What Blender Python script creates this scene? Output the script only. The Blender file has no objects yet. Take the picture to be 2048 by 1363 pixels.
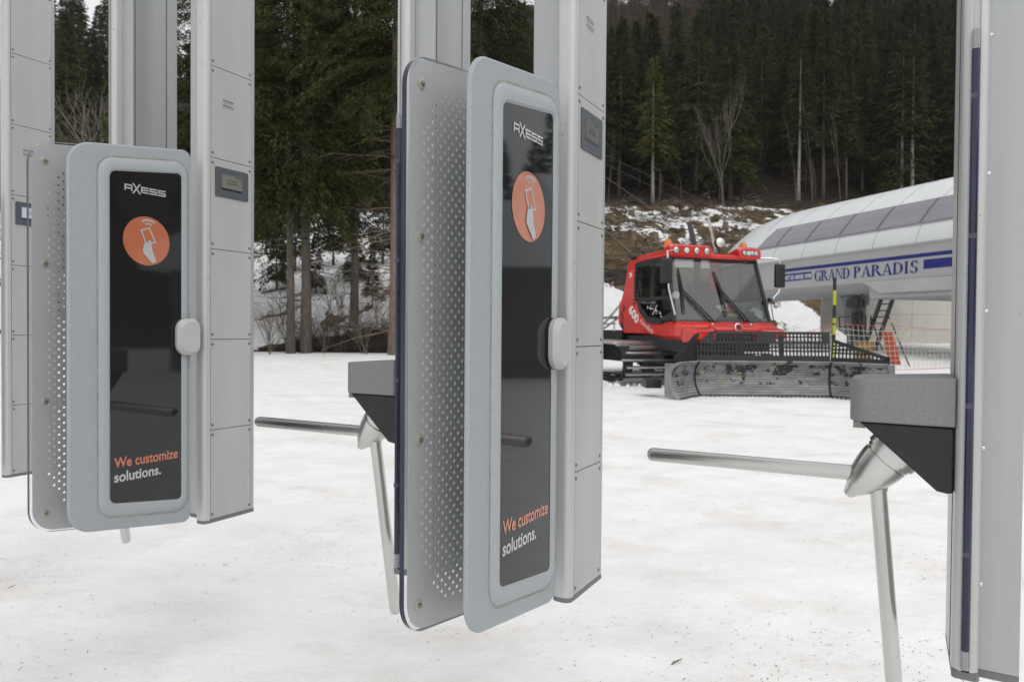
import bpy, math, random
import numpy as np
from mathutils import Vector, Matrix, noise as mnoise

S = bpy.context.scene
C = S.collection
R = math.radians
EYE = 1.25

# ------------------------------------------------------------------ camera
cd = bpy.data.cameras.new("camera")
cam = bpy.data.objects.new("camera", cd)
C.objects.link(cam)
cd.sensor_width = 36.0
cd.lens = 24.0
cd.clip_start = 0.05
cd.clip_end = 3000
cam.matrix_world = Matrix.Translation((0, 0, EYE)) @ Matrix.Rotation(R(89.1), 4, 'X') @ Matrix.Rotation(R(0.46), 4, 'Z')
cd.dof.use_dof = True
cd.dof.focus_distance = 1.75
cd.dof.aperture_fstop = 7.1
S.camera = cam

# ------------------------------------------------------------------ sky and sun
SUN_EL, SUN_AZ = 58, 150        # compass-like azimuth, clockwise from +Y
w = bpy.data.worlds.new("World")
S.world = w
w.use_nodes = True
nt = w.node_tree
bg = nt.nodes["Background"]
sky = nt.nodes.new("ShaderNodeTexSky")
sky.sky_type = 'NISHITA'
sky.sun_disc = False
sky.sun_elevation = R(SUN_EL)
sky.sun_rotation = R(SUN_AZ)
sky.air_density = 1.0
sky.dust_density = 4.0
hs = nt.nodes.new("ShaderNodeHueSaturation")
hs.inputs["Saturation"].default_value = 0.16
nt.links.new(sky.outputs[0], hs.inputs["Color"])
cloud = nt.nodes.new("ShaderNodeMix")
cloud.data_type = 'RGBA'
cloud.inputs[0].default_value = 0.75
cloud.inputs[7].default_value = (5.5, 5.52, 5.56, 1)
nt.links.new(hs.outputs[0], cloud.inputs[6])
nt.links.new(cloud.outputs[2], bg.inputs[0])
bg.inputs[1].default_value = 0.12
sd = bpy.data.lights.new("sun", 'SUN')
sd.energy = 0.5
sd.angle = R(70)
sd.color = (1.0, 0.97, 0.93)
sun = bpy.data.objects.new("sun", sd)
C.objects.link(sun)
sdir = Vector((math.sin(R(SUN_AZ)) * math.cos(R(SUN_EL)), math.cos(R(SUN_AZ)) * math.cos(R(SUN_EL)), math.sin(R(SUN_EL))))
sun.rotation_euler = (-sdir).to_track_quat('-Z', 'Y').to_euler()
S.view_settings.view_transform = 'Standard'
S.view_settings.look = 'None'
S.view_settings.gamma = 1
S.view_settings.exposure = 0.60
S.cycles.max_bounces = 10
S.cycles.transparent_max_bounces = 24

# ------------------------------------------------------------------ helpers: objects
def tag(o, label=None, cat=None, group=None, kind=None):
    if label: o["label"] = label
    if cat: o["category"] = cat
    if group: o["group"] = group
    if kind: o["kind"] = kind
    return o

def thing(name, label, cat, loc=(0, 0, 0), rz=0.0, group=None):
    o = bpy.data.objects.new(name, None)
    o.empty_display_size = 0.2
    C.objects.link(o)
    o.location = loc
    o.rotation_euler = (0, 0, rz)
    return tag(o, label, cat, group)

def link_mesh(name, me, parent=None):
    o = bpy.data.objects.new(name, me)
    C.objects.link(o)
    if parent is not None:
        o.parent = parent
    return o

KIDS = {}
def kids(o):
    return [c for c in C.objects if c.parent == o]

def copy_tree(o, parent=None):
    c = o.copy()
    C.objects.link(c)
    if parent is not None:
        c.parent = parent
    for k in kids(o):
        copy_tree(k, c)
    return c

class MB:
    """collects shapes and links them as one mesh object"""
    def __init__(s):
        s.v, s.f, s.m = [], [], []
    def add(s, vs, fs, mi=0):
        b = len(s.v)
        s.v += [tuple(p) for p in vs]
        for f in fs:
            s.f.append(tuple(i + b for i in f))
            s.m.append(mi)
        return s
    def box(s, x0, x1, y0, y1, z0, z1, mi=0):
        vs = [(x0, y0, z0), (x1, y0, z0), (x1, y1, z0), (x0, y1, z0), (x0, y0, z1), (x1, y0, z1), (x1, y1, z1), (x0, y1, z1)]
        return s.add(vs, [(3, 2, 1, 0), (4, 5, 6, 7), (0, 1, 5, 4), (1, 2, 6, 5), (2, 3, 7, 6), (3, 0, 4, 7)], mi)
    def prism(s, pts, axis, a, b, mi=0):
        """polygon of 2D points swept from a to b along axis ('x','y','z')"""
        def P(p, h):
            if axis == 'z': return (p[0], p[1], h)
            if axis == 'x': return (h, p[0], p[1])
            return (p[0], h, p[1])
        n = len(pts)
        vs = [P(p, a) for p in pts] + [P(p, b) for p in pts]
        ar = sum(pts[i][0] * pts[(i + 1) % n][1] - pts[(i + 1) % n][0] * pts[i][1] for i in range(n))
        fs = [tuple(range(n))[::-1], tuple(range(n, 2 * n))] + [(i, (i + 1) % n, n + (i + 1) % n, n + i) for i in range(n)]
        flip = (ar < 0) ^ (b < a) ^ (axis == 'y')
        if flip: fs = [f[::-1] for f in fs]
        return s.add(vs, fs, mi)
    def tube(s, pts, rad, n=8, mi=0, cap=True):
        pts = [Vector(p) for p in pts]
        if not hasattr(rad, '__len__'): rad = [rad] * len(pts)
        vs, fs = [], []
        ref = None
        for i, p in enumerate(pts):
            d = (pts[min(i + 1, len(pts) - 1)] - pts[max(i - 1, 0)]).normalized()
            if ref is None:
                ref = Vector((0, 0, 1)) if abs(d.z) < 0.9 else Vector((1, 0, 0))
            a = d.cross(ref).normalized()
            ref = a.cross(d)
            for k in range(n):
                th = 2 * math.pi * k / n
                vs.append(p + (a * math.cos(th) + ref * math.sin(th)) * rad[i])
        for i in range(len(pts) - 1):
            for k in range(n):
                q = (k + 1) % n
                fs.append((i * n + k, i * n + q, (i + 1) * n + q, (i + 1) * n + k))
        if cap:
            fs.append(tuple(range(n))[::-1])
            fs.append(tuple(range((len(pts) - 1) * n, len(pts) * n)))
        return s.add(vs, fs, mi)
    def lathe(s, o, d, prof, n=24, mi=0):
        """prof: (distance along d, radius)"""
        o = Vector(o); d = Vector(d).normalized()
        return s.tube([o + d * a for a, r in prof], [max(r, 1e-4) for a, r in prof], n, mi) if True else s
    def poly(s, pts, mi=0):
        return s.add(pts, [tuple(range(len(pts)))], mi)
    def build(s, name, mats, parent=None, smooth=False, bevel=0.0, xf=None, seg=2, angle=35):
        me = bpy.data.meshes.new(name)
        vs = s.v if xf is None else [tuple(xf @ Vector(p)) for p in s.v]
        me.from_pydata(vs, [], s.f)
        if not isinstance(mats, (list, tuple)): mats = [mats]
        for m in mats: me.materials.append(m)
        if len(mats) > 1: me.polygons.foreach_set("material_index", s.m)
        me.update()
        if smooth:
            me.shade_smooth()
            try: me.set_sharp_from_angle(angle=R(angle))
            except Exception: pass
        o = link_mesh(name, me, parent)
        if bevel:
            b = o.modifiers.new("bevel", 'BEVEL')
            b.width = bevel; b.segments = seg; b.limit_method = 'ANGLE'; b.angle_limit = R(40)
            b.harden_normals = False
            me.shade_smooth()
            try: me.set_sharp_from_angle(angle=R(40))
            except Exception: pass
        return o

def np_mesh(name, V, F, mat, smooth=False):
    me = bpy.data.meshes.new(name)
    k = F.shape[1]
    me.vertices.add(len(V)); me.vertices.foreach_set("co", np.asarray(V, dtype=np.float32).ravel())
    me.loops.add(F.size); me.loops.foreach_set("vertex_index", F.astype(np.int32).ravel())
    me.polygons.add(len(F)); me.polygons.foreach_set("loop_start", (np.arange(len(F)) * k).astype(np.int32))
    me.polygons.foreach_set("loop_total", np.full(len(F), k, dtype=np.int32))
    me.materials.append(mat)
    me.update(calc_edges=True)
    me.validate()
    if smooth: me.shade_smooth()
    return me

def rrect(u0, u1, za0, za1, zb0, zb1, rl, rr, n=8):
    """rounded trapezoid: left side u0 spans za0..za1, right side u1 spans zb0..zb1; corner radii left/right"""
    cs = [((u0, za0), rl), ((u1, zb0), rr), ((u1, zb1), rr), ((u0, za1), rl)]
    pts = []
    for i in range(4):
        p, r = Vector(cs[i][0]), cs[i][1]
        a = (Vector(cs[i - 1][0]) - p).normalized()
        b = (Vector(cs[(i + 1) % 4][0]) - p).normalized()
        half = a.angle(b) / 2
        d = r / math.tan(half)
        c = p + (a + b).normalized() * (r / math.sin(half))
        s0, s1 = p + a * d - c, p + b * d - c
        t0, t1 = math.atan2(s0.y, s0.x), math.atan2(s1.y, s1.x)
        while t1 < t0: t1 += 2 * math.pi
        if t1 - t0 > math.pi: t0 += 2 * math.pi
        for k in range(n + 1):
            t = t0 + (t1 - t0) * k / n
            pts.append((c.x + r * math.cos(t), c.y + r * math.sin(t)))
    return pts

def text_mesh(txt, size, bold=0.0, shear=0.0, spacing=1.0, extrude=0.0):
    cu = bpy.data.curves.new("lettering", 'FONT')
    cu.body = txt; cu.size = size; cu.offset = bold; cu.shear = shear; cu.space_character = spacing
    cu.extrude = extrude; cu.resolution_u = 4
    ob = bpy.data.objects.new("lettering", cu)
    C.objects.link(ob)
    dg = bpy.context.evaluated_depsgraph_get()
    me = bpy.data.meshes.new_from_object(ob.evaluated_get(dg))
    bpy.data.objects.remove(ob)
    bpy.data.curves.remove(cu)
    return me

def fit_text(name, txt, mat, xf, width, height, parent, bold=0.02, shear=0.0, spacing=1.0):
    """lettering scaled to width x height with its lower left corner at the origin of xf"""
    me = text_mesh(txt, 1.0, bold, shear, spacing)
    n = len(me.vertices)
    co = np.empty(n * 3); me.vertices.foreach_get("co", co); co = co.reshape(-1, 3)
    mn, mx = co.min(0), co.max(0)
    co[:, 0] = (co[:, 0] - mn[0]) / (mx[0] - mn[0]) * width
    co[:, 1] = (co[:, 1] - mn[1]) / (mx[1] - mn[1]) * height
    M = np.array(xf)
    co = co @ M[:3, :3].T + M[:3, 3]
    me.vertices.foreach_set("co", co.ravel())
    me.materials.clear(); me.materials.append(mat); me.update()
    return link_mesh(name, me, parent)

# ------------------------------------------------------------------ materials
def nmat(name):
    m = bpy.data.materials.new(name)
    m.use_nodes = True
    return m, m.node_tree, m.node_tree.nodes["Principled BSDF"]

def mat(name, col, rough=0.5, metal=0.0, var=0.0, vscale=6.0, bump=0.0, bscale=60.0, coat=0.0, stretch=None, spec=0.5, rvar=0.0, specks=0.0, sscale=55):
    m, t, b = nmat(name)
    b.inputs["Base Color"].default_value = (*col, 1)
    b.inputs["Roughness"].default_value = rough
    b.inputs["Metallic"].default_value = metal
    b.inputs["Specular IOR Level"].default_value = spec
    if coat:
        b.inputs["Coat Weight"].default_value = coat
        b.inputs["Coat Roughness"].default_value = 0.05
    if var or bump or rvar or specks:
        tc = t.nodes.new("ShaderNodeTexCoord")
        mp = t.nodes.new("ShaderNodeMapping")
        t.links.new(tc.outputs["Object"], mp.inputs[0])
        if stretch: mp.inputs["Scale"].default_value = stretch
    if var or rvar:
        n = t.nodes.new("ShaderNodeTexNoise")
        n.inputs["Scale"].default_value = vscale; n.inputs["Detail"].default_value = 6
        t.links.new(mp.outputs[0], n.inputs["Vector"])
        if var:
            r = t.nodes.new("ShaderNodeValToRGB")
            r.color_ramp.elements[0].position = 0.3; r.color_ramp.elements[1].position = 0.7
            r.color_ramp.elements[0].color = (*[c * (1 - var) for c in col], 1)
            r.color_ramp.elements[1].color = (*[min(1, c * (1 + var)) for c in col], 1)
            t.links.new(n.outputs[0], r.inputs[0]); t.links.new(r.outputs[0], b.inputs["Base Color"])
        if rvar:
            q = t.nodes.new("ShaderNodeMapRange")
            q.inputs[1].default_value = 0.3; q.inputs[2].default_value = 0.7
            q.inputs[3].default_value = max(0, rough - rvar); q.inputs[4].default_value = rough + rvar
            t.links.new(n.outputs[0], q.inputs[0]); t.links.new(q.outputs[0], b.inputs["Roughness"])
    if specks:                          # small dark scuffs and dirt spots
        n3 = t.nodes.new("ShaderNodeTexNoise"); n3.inputs["Scale"].default_value = sscale; n3.inputs["Detail"].default_value = 3
        t.links.new(tc.outputs["Object"], n3.inputs["Vector"])
        n4 = t.nodes.new("ShaderNodeTexNoise"); n4.inputs["Scale"].default_value = 5; n4.inputs["Detail"].default_value = 3
        t.links.new(tc.outputs["Object"], n4.inputs["Vector"])
        q1 = t.nodes.new("ShaderNodeMapRange"); q1.inputs[1].default_value = 0.69; q1.inputs[2].default_value = 0.74; t.links.new(n3.outputs[0], q1.inputs[0])
        q2 = t.nodes.new("ShaderNodeMapRange"); q2.inputs[1].default_value = 0.45; q2.inputs[2].default_value = 0.62; t.links.new(n4.outputs[0], q2.inputs[0])
        q3 = t.nodes.new("ShaderNodeMath"); q3.operation = 'MULTIPLY'; t.links.new(q1.outputs[0], q3.inputs[0]); t.links.new(q2.outputs[0], q3.inputs[1])
        q4 = t.nodes.new("ShaderNodeMath"); q4.operation = 'MULTIPLY'; q4.inputs[1].default_value = specks; t.links.new(q3.outputs[0], q4.inputs[0])
        mx = t.nodes.new("ShaderNodeMix"); mx.data_type = 'RGBA'; t.links.new(q4.outputs[0], mx.inputs[0])
        if var: t.links.new(r.outputs[0], mx.inputs[6])
        else: mx.inputs[6].default_value = (*col, 1)
        mx.inputs[7].default_value = (*[c * .25 for c in col], 1)
        t.links.new(mx.outputs[2], b.inputs["Base Color"])
    if bump:
        n2 = t.nodes.new("ShaderNodeTexNoise")
        n2.inputs["Scale"].default_value = bscale; n2.inputs["Detail"].default_value = 4
        t.links.new(mp.outputs[0], n2.inputs["Vector"])
        bp = t.nodes.new("ShaderNodeBump"); bp.inputs["Strength"].default_value = bump; bp.inputs["Distance"].default_value = 0.01
        t.links.new(n2.outputs[0], bp.inputs["Height"]); t.links.new(bp.outputs[0], b.inputs["Normal"])
    return m

def clear_mat(name, tint, gloss=0.10, rough=0.03):
    m = bpy.data.materials.new(name); m.use_nodes = True
    t = m.node_tree
    for n in list(t.nodes): t.nodes.remove(n)
    o = t.nodes.new("ShaderNodeOutputMaterial")
    tr = t.nodes.new("ShaderNodeBsdfTransparent"); tr.inputs[0].default_value = (*tint, 1)
    gl = t.nodes.new("ShaderNodeBsdfGlossy"); gl.inputs["Roughness"].default_value = rough
    mx = t.nodes.new("ShaderNodeMixShader")
    fc = t.nodes.new("ShaderNodeLayerWeight"); fc.inputs[0].default_value = 0.5
    lw = t.nodes.new("ShaderNodeMath"); lw.operation = 'POWER'; lw.inputs[1].default_value = 5.0
    t.links.new(fc.outputs["Facing"], lw.inputs[0])
    ad = t.nodes.new("ShaderNodeMath"); ad.operation = 'ADD'; ad.inputs[1].default_value = gloss; ad.use_clamp = True
    t.links.new(lw.outputs[0], ad.inputs[0]); t.links.new(ad.outputs[0], mx.inputs[0])
    t.links.new(tr.outputs[0], mx.inputs[1]); t.links.new(gl.outputs[0], mx.inputs[2]); t.links.new(mx.outputs[0], o.inputs[0])
    return m

M = {}
M['panel'] = mat('grey panel paint', (0.43, 0.435, 0.43), 0.42, 0.15, var=0.09, vscale=3.5, stretch=(2, 2, 0.25), bump=0.05, bscale=300, specks=.6, sscale=70)
M['alu'] = mat('anodised aluminium', (0.50, 0.505, 0.50), 0.36, 0.3, var=0.09, vscale=8, stretch=(1, 1, 0.08), bump=0.03, bscale=250, specks=.8, sscale=60)
M['alu_body'] = mat('anodised aluminium body', (0.425, 0.435, 0.445), 0.36, 0.5, var=0.10, vscale=10, stretch=(1, 1, 0.05), specks=.7)  # same aluminium as the nose, its shaded look put into a darker colour
M['gap'] = mat('dark joint', (0.03, 0.03, 0.03), 0.8)
M['cap'] = mat('grey end cap', (0.16, 0.165, 0.17), 0.6, bump=0.1, bscale=400)
M['screw'] = mat('screw steel', (0.22, 0.22, 0.21), 0.4, 0.7)
M['screw_dark'] = mat('screw recess', (0.05, 0.05, 0.05), 0.6)
M['plate'] = mat('textured translucent plastic', (0.345, 0.378, 0.400), 0.38, var=0.06, vscale=260, bump=0.5, bscale=260, spec=0.6)
M['frame'] = mat('grey moulded plastic', (0.362, 0.390, 0.408), 0.42, var=0.08, vscale=260, bump=0.35, bscale=300)
M['seal'] = mat('yellowed sealant', (0.30, 0.29, 0.24), 0.6, var=0.2, vscale=30)
M['glass'] = mat('black reader glass', (0.014, 0.014, 0.016), 0.04, var=0.0, spec=0.55)
M['orange'] = mat('orange print', (0.45, 0.135, 0.065), 0.25, coat=1.0, var=0.05, vscale=30)
M['print'] = mat('white print', (0.42, 0.42, 0.43), 0.3, coat=1.0)
M['acrylic'] = clear_mat('clear acrylic', (0.97, 0.975, 0.98), 0.03)
M['navy'] = mat('navy acrylic edge', (0.020, 0.023, 0.052), 0.12, var=0.5, vscale=3, stretch=(1, 1, 1.2))
M['navy_light'] = mat('paler navy acrylic', (0.055, 0.06, 0.095), 0.2)  # paler spots at bolt height: light piped inside the acrylic, painted on
M['acrylic_end'] = mat('frosted light-piped acrylic end', (0.27, 0.28, 0.30), 0.3, spec=0.5)  # frosted ends, with the light piped to the edge painted as a paler tone
M['perf'] = mat('perforated grey metal', (0.40, 0.405, 0.41), 0.45, 0.1, var=0.04, vscale=4)
M['bolt'] = mat('clear plastic washer', (0.34, 0.34, 0.26), 0.15, spec=0.8)
M['latch'] = mat('grey plastic cover', (0.45, 0.465, 0.45), 0.45, bump=0.06, bscale=300, var=0.03)
M['bezel'] = mat('slate display bezel', (0.068, 0.078, 0.090), 0.45)
M['lcd'] = mat('grey display', (0.17, 0.175, 0.145), 0.2)
M['lcd_lit'] = mat('pale display', (0.55, 0.57, 0.66), 0.2)
M['lcd_off'] = mat('dark display', (0.022, 0.025, 0.020), 0.12)
M['lcd_text'] = mat('display text', (0.05, 0.052, 0.05), 0.3)
M['lcd_bar'] = mat('display bar', (0.012, 0.014, 0.02), 0.3)
M['steel'] = mat('brushed stainless steel', (0.60, 0.595, 0.575), 0.27, 1.0, var=0.07, vscale=5, bump=0.0, rvar=0.06)
M['box'] = mat('speckled grey housing paint', (0.215, 0.215, 0.22), 0.5, var=0.10, vscale=220, bump=0.25, bscale=500, specks=.8, sscale=45)
M['black'] = mat('black plastic', (0.011, 0.011, 0.013), 0.42, var=0.2, vscale=60, bump=0.08, bscale=400)

# groomer and station
M['red'] = mat('red vehicle paint', (0.62, 0.020, 0.012), 0.30, coat=0.8, var=0.16, vscale=3.5, bump=0.015, bscale=30)
M['rubber'] = mat('black rubber', (0.015, 0.015, 0.016), 0.75, bump=0.2, bscale=30)
M['trim'] = mat('black vehicle trim', (0.014, 0.015, 0.017), 0.45)
M['chrome'] = mat('chromed metal', (0.70, 0.70, 0.70), 0.15, 1.0)
M['bar'] = mat('aluminium track bar', (0.58, 0.58, 0.58), 0.35, 0.9, var=0.25, vscale=4)
M['endplate'] = mat('worn blade end plate', (0.22, 0.225, 0.23), 0.5, 0.4, var=.3, vscale=6)
M['windscreen'] = clear_mat('windscreen glass', (0.50, 0.54, 0.54), 0.11)
M['sidewindow'] = clear_mat('side window glass', (0.35, 0.38, 0.38), 0.03)
M['lamp'] = mat('lamp glass', (0.62, 0.62, 0.60), 0.08, 0.6)
M['amber'] = mat('amber lens', (0.62, 0.15, 0.03), 0.2, spec=0.6)
M['white'] = mat('white marking', (0.78, 0.78, 0.76), 0.5)
M['paper'] = mat('paper', (0.62, 0.64, 0.60), 0.7, var=0.1, vscale=9)
M['redpaper'] = mat('red notice', (0.5, 0.06, 0.04), 0.6)
M['yellowpaper'] = mat('ochre notice', (0.5, 0.36, 0.1), 0.6)
M['interior'] = mat('dark interior', (0.03, 0.031, 0.033), 0.7)
M['cage'] = mat('black blade cage paint', (0.016, 0.016, 0.017), 0.5, var=0.3, vscale=3)
M['shell'] = mat('white station cladding', (0.66, 0.68, 0.69), 0.35, var=0.03, vscale=1.0)
M['fascia'] = mat('grey station fascia', (0.41, 0.415, 0.42), 0.45, var=0.04, vscale=0.7)
M['under'] = mat('pale underside', (0.44, 0.45, 0.46), 0.5, var=0.08, vscale=1.5)
M['midgrey'] = mat('grey steel column', (0.23, 0.25, 0.27), 0.5, var=0.2, vscale=2)
M['darksteel'] = mat('dark galvanised steel', (0.065, 0.067, 0.07), 0.5, 0.3)
M['blue'] = mat('blue sign paint', (0.009, 0.019, 0.17), 0.45)
M['tint'] = mat('tinted station glazing', (0.205, 0.19, 0.225), 0.12, var=0.12, vscale=0.9, stretch=(0.3, 1, 4))
M['mullion'] = mat('grey glazing bar', (0.13, 0.135, 0.14), 0.5)
M['concrete'] = mat('pale cast concrete', (0.58, 0.565, 0.515), 0.8, var=0.10, vscale=0.8, bump=0.2, bscale=12)
M['concrete_dark'] = mat('dark cast concrete', (0.16, 0.16, 0.155), 0.8, var=0.15, vscale=0.8)
M['pad'] = mat('orange red crash pad', (0.36, 0.06, 0.022), 0.6, var=0.1, vscale=5)
M['net'] = mat('pale net cord', (0.62, 0.58, 0.52), 0.8)
M['netred'] = mat('red net cord', (0.62, 0.07, 0.06), 0.7)
M['yellow'] = mat('fluorescent yellow', (0.45, 0.48, 0.03), 0.5)
M['wood'] = mat('ochre board', (0.20, 0.13, 0.03), 0.7, var=0.2, vscale=5)
M['cable'] = mat('steel cable', (0.20, 0.20, 0.20), 0.5, 0.4)

def foliage(name, dark, light, rough=0.75):
    m, t, b = nmat(name)
    g = t.nodes.new("ShaderNodeNewGeometry")
    oi = t.nodes.new("ShaderNodeObjectInfo")
    r = t.nodes.new("ShaderNodeValToRGB")
    r.color_ramp.elements[0].color = (*dark, 1); r.color_ramp.elements[1].color = (*light, 1)
    r.color_ramp.elements[0].position = 0.1; r.color_ramp.elements[1].position = 1.0
    mth = t.nodes.new("ShaderNodeMath"); mth.operation = 'MULTIPLY_ADD'
    mth.inputs[1].default_value = 0.75
    m2 = t.nodes.new("ShaderNodeMath"); m2.operation = 'MULTIPLY_ADD'; m2.inputs[1].default_value = 0.5; m2.inputs[2].default_value = -0.12
    t.links.new(oi.outputs["Random"], m2.inputs[0])
    t.links.new(g.outputs["Random Per Island"], mth.inputs[0]); t.links.new(m2.outputs[0], mth.inputs[2])
    t.links.new(mth.outputs[0], r.inputs[0]); t.links.new(r.outputs[0], b.inputs["Base Color"])
    b.inputs["Roughness"].default_value = rough
    b.inputs["Specular IOR Level"].default_value = 0.2
    return m
M['needles'] = foliage('spruce needles', (0.012, 0.017, 0.006), (0.066, 0.072, 0.017))
M['needles_gold'] = foliage('olive spruce needles', (0.035, 0.042, 0.012), (0.115, 0.115, 0.028))
M['larch'] = foliage('bare larch twigs', (0.055, 0.041, 0.031), (0.155, 0.115, 0.085))
M['bark'] = mat('grey spruce bark', (0.105, 0.088, 0.074), 0.9, var=0.35, vscale=3, stretch=(4, 4, 0.8), bump=0.6, bscale=20)
M['palebark'] = mat('pale weathered bark', (0.30, 0.275, 0.245), 0.9, var=0.3, vscale=3, stretch=(4, 4, 0.6))
M['paletwig'] = mat('pale twig bark', (0.17, 0.15, 0.125), 0.9, var=0.3, vscale=2)
M['twig'] = mat('dry twig', (0.13, 0.105, 0.08), 0.9, var=0.3, vscale=2)
M['brush'] = mat('bare brush twigs', (0.15, 0.12, 0.085), 0.9, var=0.3, vscale=2)
M['litter'] = mat('brown needle litter', (0.06, 0.045, 0.03), 0.9)
M['darktwig'] = mat('dark undergrowth twigs', (0.055, 0.043, 0.032), 0.9, var=.4, vscale=2)  # darker brown than the dry twigs, for the bank undergrowth
M['stump'] = mat('weathered stump wood', (0.17, 0.13, 0.095), 0.9, var=0.35, vscale=5, stretch=(5, 5, 1))

def snow_material():
    m, t, b = nmat('old snow')
    L = t.links.new; N = t.nodes.new
    tc = N("ShaderNodeTexCoord")
    def noi(scale, det, rough=0.55, vec=None):
        n = N("ShaderNodeTexNoise"); n.inputs["Scale"].default_value = scale; n.inputs["Detail"].default_value = det
        n.inputs["Roughness"].default_value = rough
        L(vec or tc.outputs["Object"], n.inputs["Vector"]); return n
    def ramp(src, p0, p1, c0=(0, 0, 0, 1), c1=(1, 1, 1, 1)):
        r = N("ShaderNodeValToRGB"); r.color_ramp.elements[0].position = p0; r.color_ramp.elements[1].position = p1
        r.color_ramp.elements[0].color = c0; r.color_ramp.elements[1].color = c1; L(src, r.inputs[0]); return r
    def mix(fac, a, c, amt=1.0):
        x = N("ShaderNodeMix"); x.data_type = 'RGBA'
        q = N("ShaderNodeMath"); q.operation = 'MULTIPLY'; q.inputs[1].default_value = amt
        L(fac, q.inputs[0]); L(q.outputs[0], x.inputs[0]); L(a, x.inputs[6])
        if isinstance(c, tuple): x.inputs[7].default_value = c
        else: L(c, x.inputs[7])
        return x
    base = ramp(noi(2.2, 8).outputs[0], 0.3, 0.75, (0.80, 0.805, 0.81, 1), (0.90, 0.90, 0.89, 1))
    mp = N("ShaderNodeMapping"); mp.inputs["Scale"].default_value = (1, 1.25, 1); mp.inputs["Rotation"].default_value = (0, 0, 0.35); L(tc.outputs["Object"], mp.inputs[0])
    dirt = ramp(noi(1.15, 9, 0.68, mp.outputs[0]).outputs[0], 0.50, 0.72)
    c1 = mix(dirt.outputs[0], base.outputs[0], (0.58, 0.48, 0.39, 1), 0.44)
    fine = ramp(noi(75, 5, 0.7).outputs[0], 0.62, 0.71)
    area = ramp(noi(1.7, 4).outputs[0], 0.40, 0.62)
    fm = N("ShaderNodeMath"); fm.operation = 'MULTIPLY'; L(fine.outputs[0], fm.inputs[0]); L(area.outputs[0], fm.inputs[1])
    c2 = mix(fm.outputs[0], c1.outputs[2], (0.16, 0.125, 0.10, 1), 0.75)
    L(c2.outputs[2], b.inputs["Base Color"])
    b.inputs["Roughness"].default_value = 0.6
    b.inputs["Specular IOR Level"].default_value = 0.3
    b1 = N("ShaderNodeBump"); b1.inputs["Strength"].default_value = 0.34; b1.inputs["Distance"].default_value = 0.05
    L(noi(7, 8, 0.6, mp.outputs[0]).outputs[0], b1.inputs["Height"])
    b2 = N("ShaderNodeBump"); b2.inputs["Strength"].default_value = 0.35; b2.inputs["Distance"].default_value = 0.008
    L(noi(70, 5, 0.7).outputs[0], b2.inputs["Height"]); L(b1.outputs[0], b2.inputs["Normal"])
    L(b2.outputs[0], b.inputs["Normal"])
    return m
M['snow'] = snow_material()

def hill_material():
    m, t, b = nmat('clear cut hillside')
    L = t.links.new; N = t.nodes.new
    tc = N("ShaderNodeTexCoord")
    def noi(scale, det=8, rough=0.6):
        n = N("ShaderNodeTexNoise"); n.inputs["Scale"].default_value = scale; n.inputs["Detail"].default_value = det; n.inputs["Roughness"].default_value = rough
        L(tc.outputs["Object"], n.inputs["Vector"]); return n
    def attr(nm):
        a = N("ShaderNodeAttribute"); a.attribute_name = nm; return a.outputs["Fac"]
    def step(noise_out, lvl, soft=0.03):
        # 1 where noise < level
        s = N("ShaderNodeMath"); s.operation = 'SUBTRACT'; L(lvl, s.inputs[0]); L(noise_out, s.inputs[1])
        r = N("ShaderNodeMapRange"); r.inputs[1].default_value = -soft; r.inputs[2].default_value = soft; L(s.outputs[0], r.inputs[0]); return r.outputs[0]
    def ramp(src, p0, p1, c0, c1):
        r = N("ShaderNodeValToRGB"); r.color_ramp.elements[0].position = p0; r.color_ramp.elements[1].position = p1
        r.color_ramp.elements[0].color = c0; r.color_ramp.elements[1].color = c1; L(src, r.inputs[0]); return r.outputs[0]
    def mix(fac, a, c):
        x = N("ShaderNodeMix"); x.data_type = 'RGBA'; L(fac, x.inputs[0]); L(a, x.inputs[6]); L(c, x.inputs[7]); return x.outputs[2]
    grass = ramp(noi(1.3).outputs[0], 0.35, 0.68, (0.055, 0.040, 0.022, 1), (0.175, 0.125, 0.068, 1))
    moss = ramp(noi(0.35, 6).outputs[0], 0.5, 0.7, (0, 0, 0, 1), (1, 1, 1, 1))
    mossc = ramp(noi(3).outputs[0], 0.3, 0.7, (0.05, 0.05, 0.018, 1), (0.10, 0.095, 0.035, 1))
    grass = mix(moss, grass, mossc)
    soil = ramp(noi(1.6).outputs[0], 0.35, 0.7, (0.018, 0.015, 0.012, 1), (0.065, 0.052, 0.040, 1))
    snow = ramp(noi(1.0).outputs[0], 0.3, 0.7, (0.74, 0.75, 0.76, 1), (0.86, 0.86, 0.86, 1))
    c = mix(step(noi(0.55).outputs[0], attr("soil")), grass, soil)
    mp = N("ShaderNodeMapping"); mp.inputs["Scale"].default_value = (1.25, 0.6, 0.6); L(tc.outputs["Object"], mp.inputs[0])
    sn = noi(0.42, 10, 0.68); L(mp.outputs[0], sn.inputs["Vector"])
    c = mix(step(sn.outputs[0], attr("snow"), 0.015), c, snow)
    L(c, b.inputs["Base Color"]); b.inputs["Roughness"].default_value = 0.9; b.inputs["Specular IOR Level"].default_value = 0.1
    bp = N("ShaderNodeBump"); bp.inputs["Strength"].default_value = 0.8; bp.inputs["Distance"].default_value = 0.25
    L(noi(2.2, 10, 0.7).outputs[0], bp.inputs["Height"]); L(bp.outputs[0], b.inputs["Normal"])
    return m
M['hill'] = hill_material()

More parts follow.
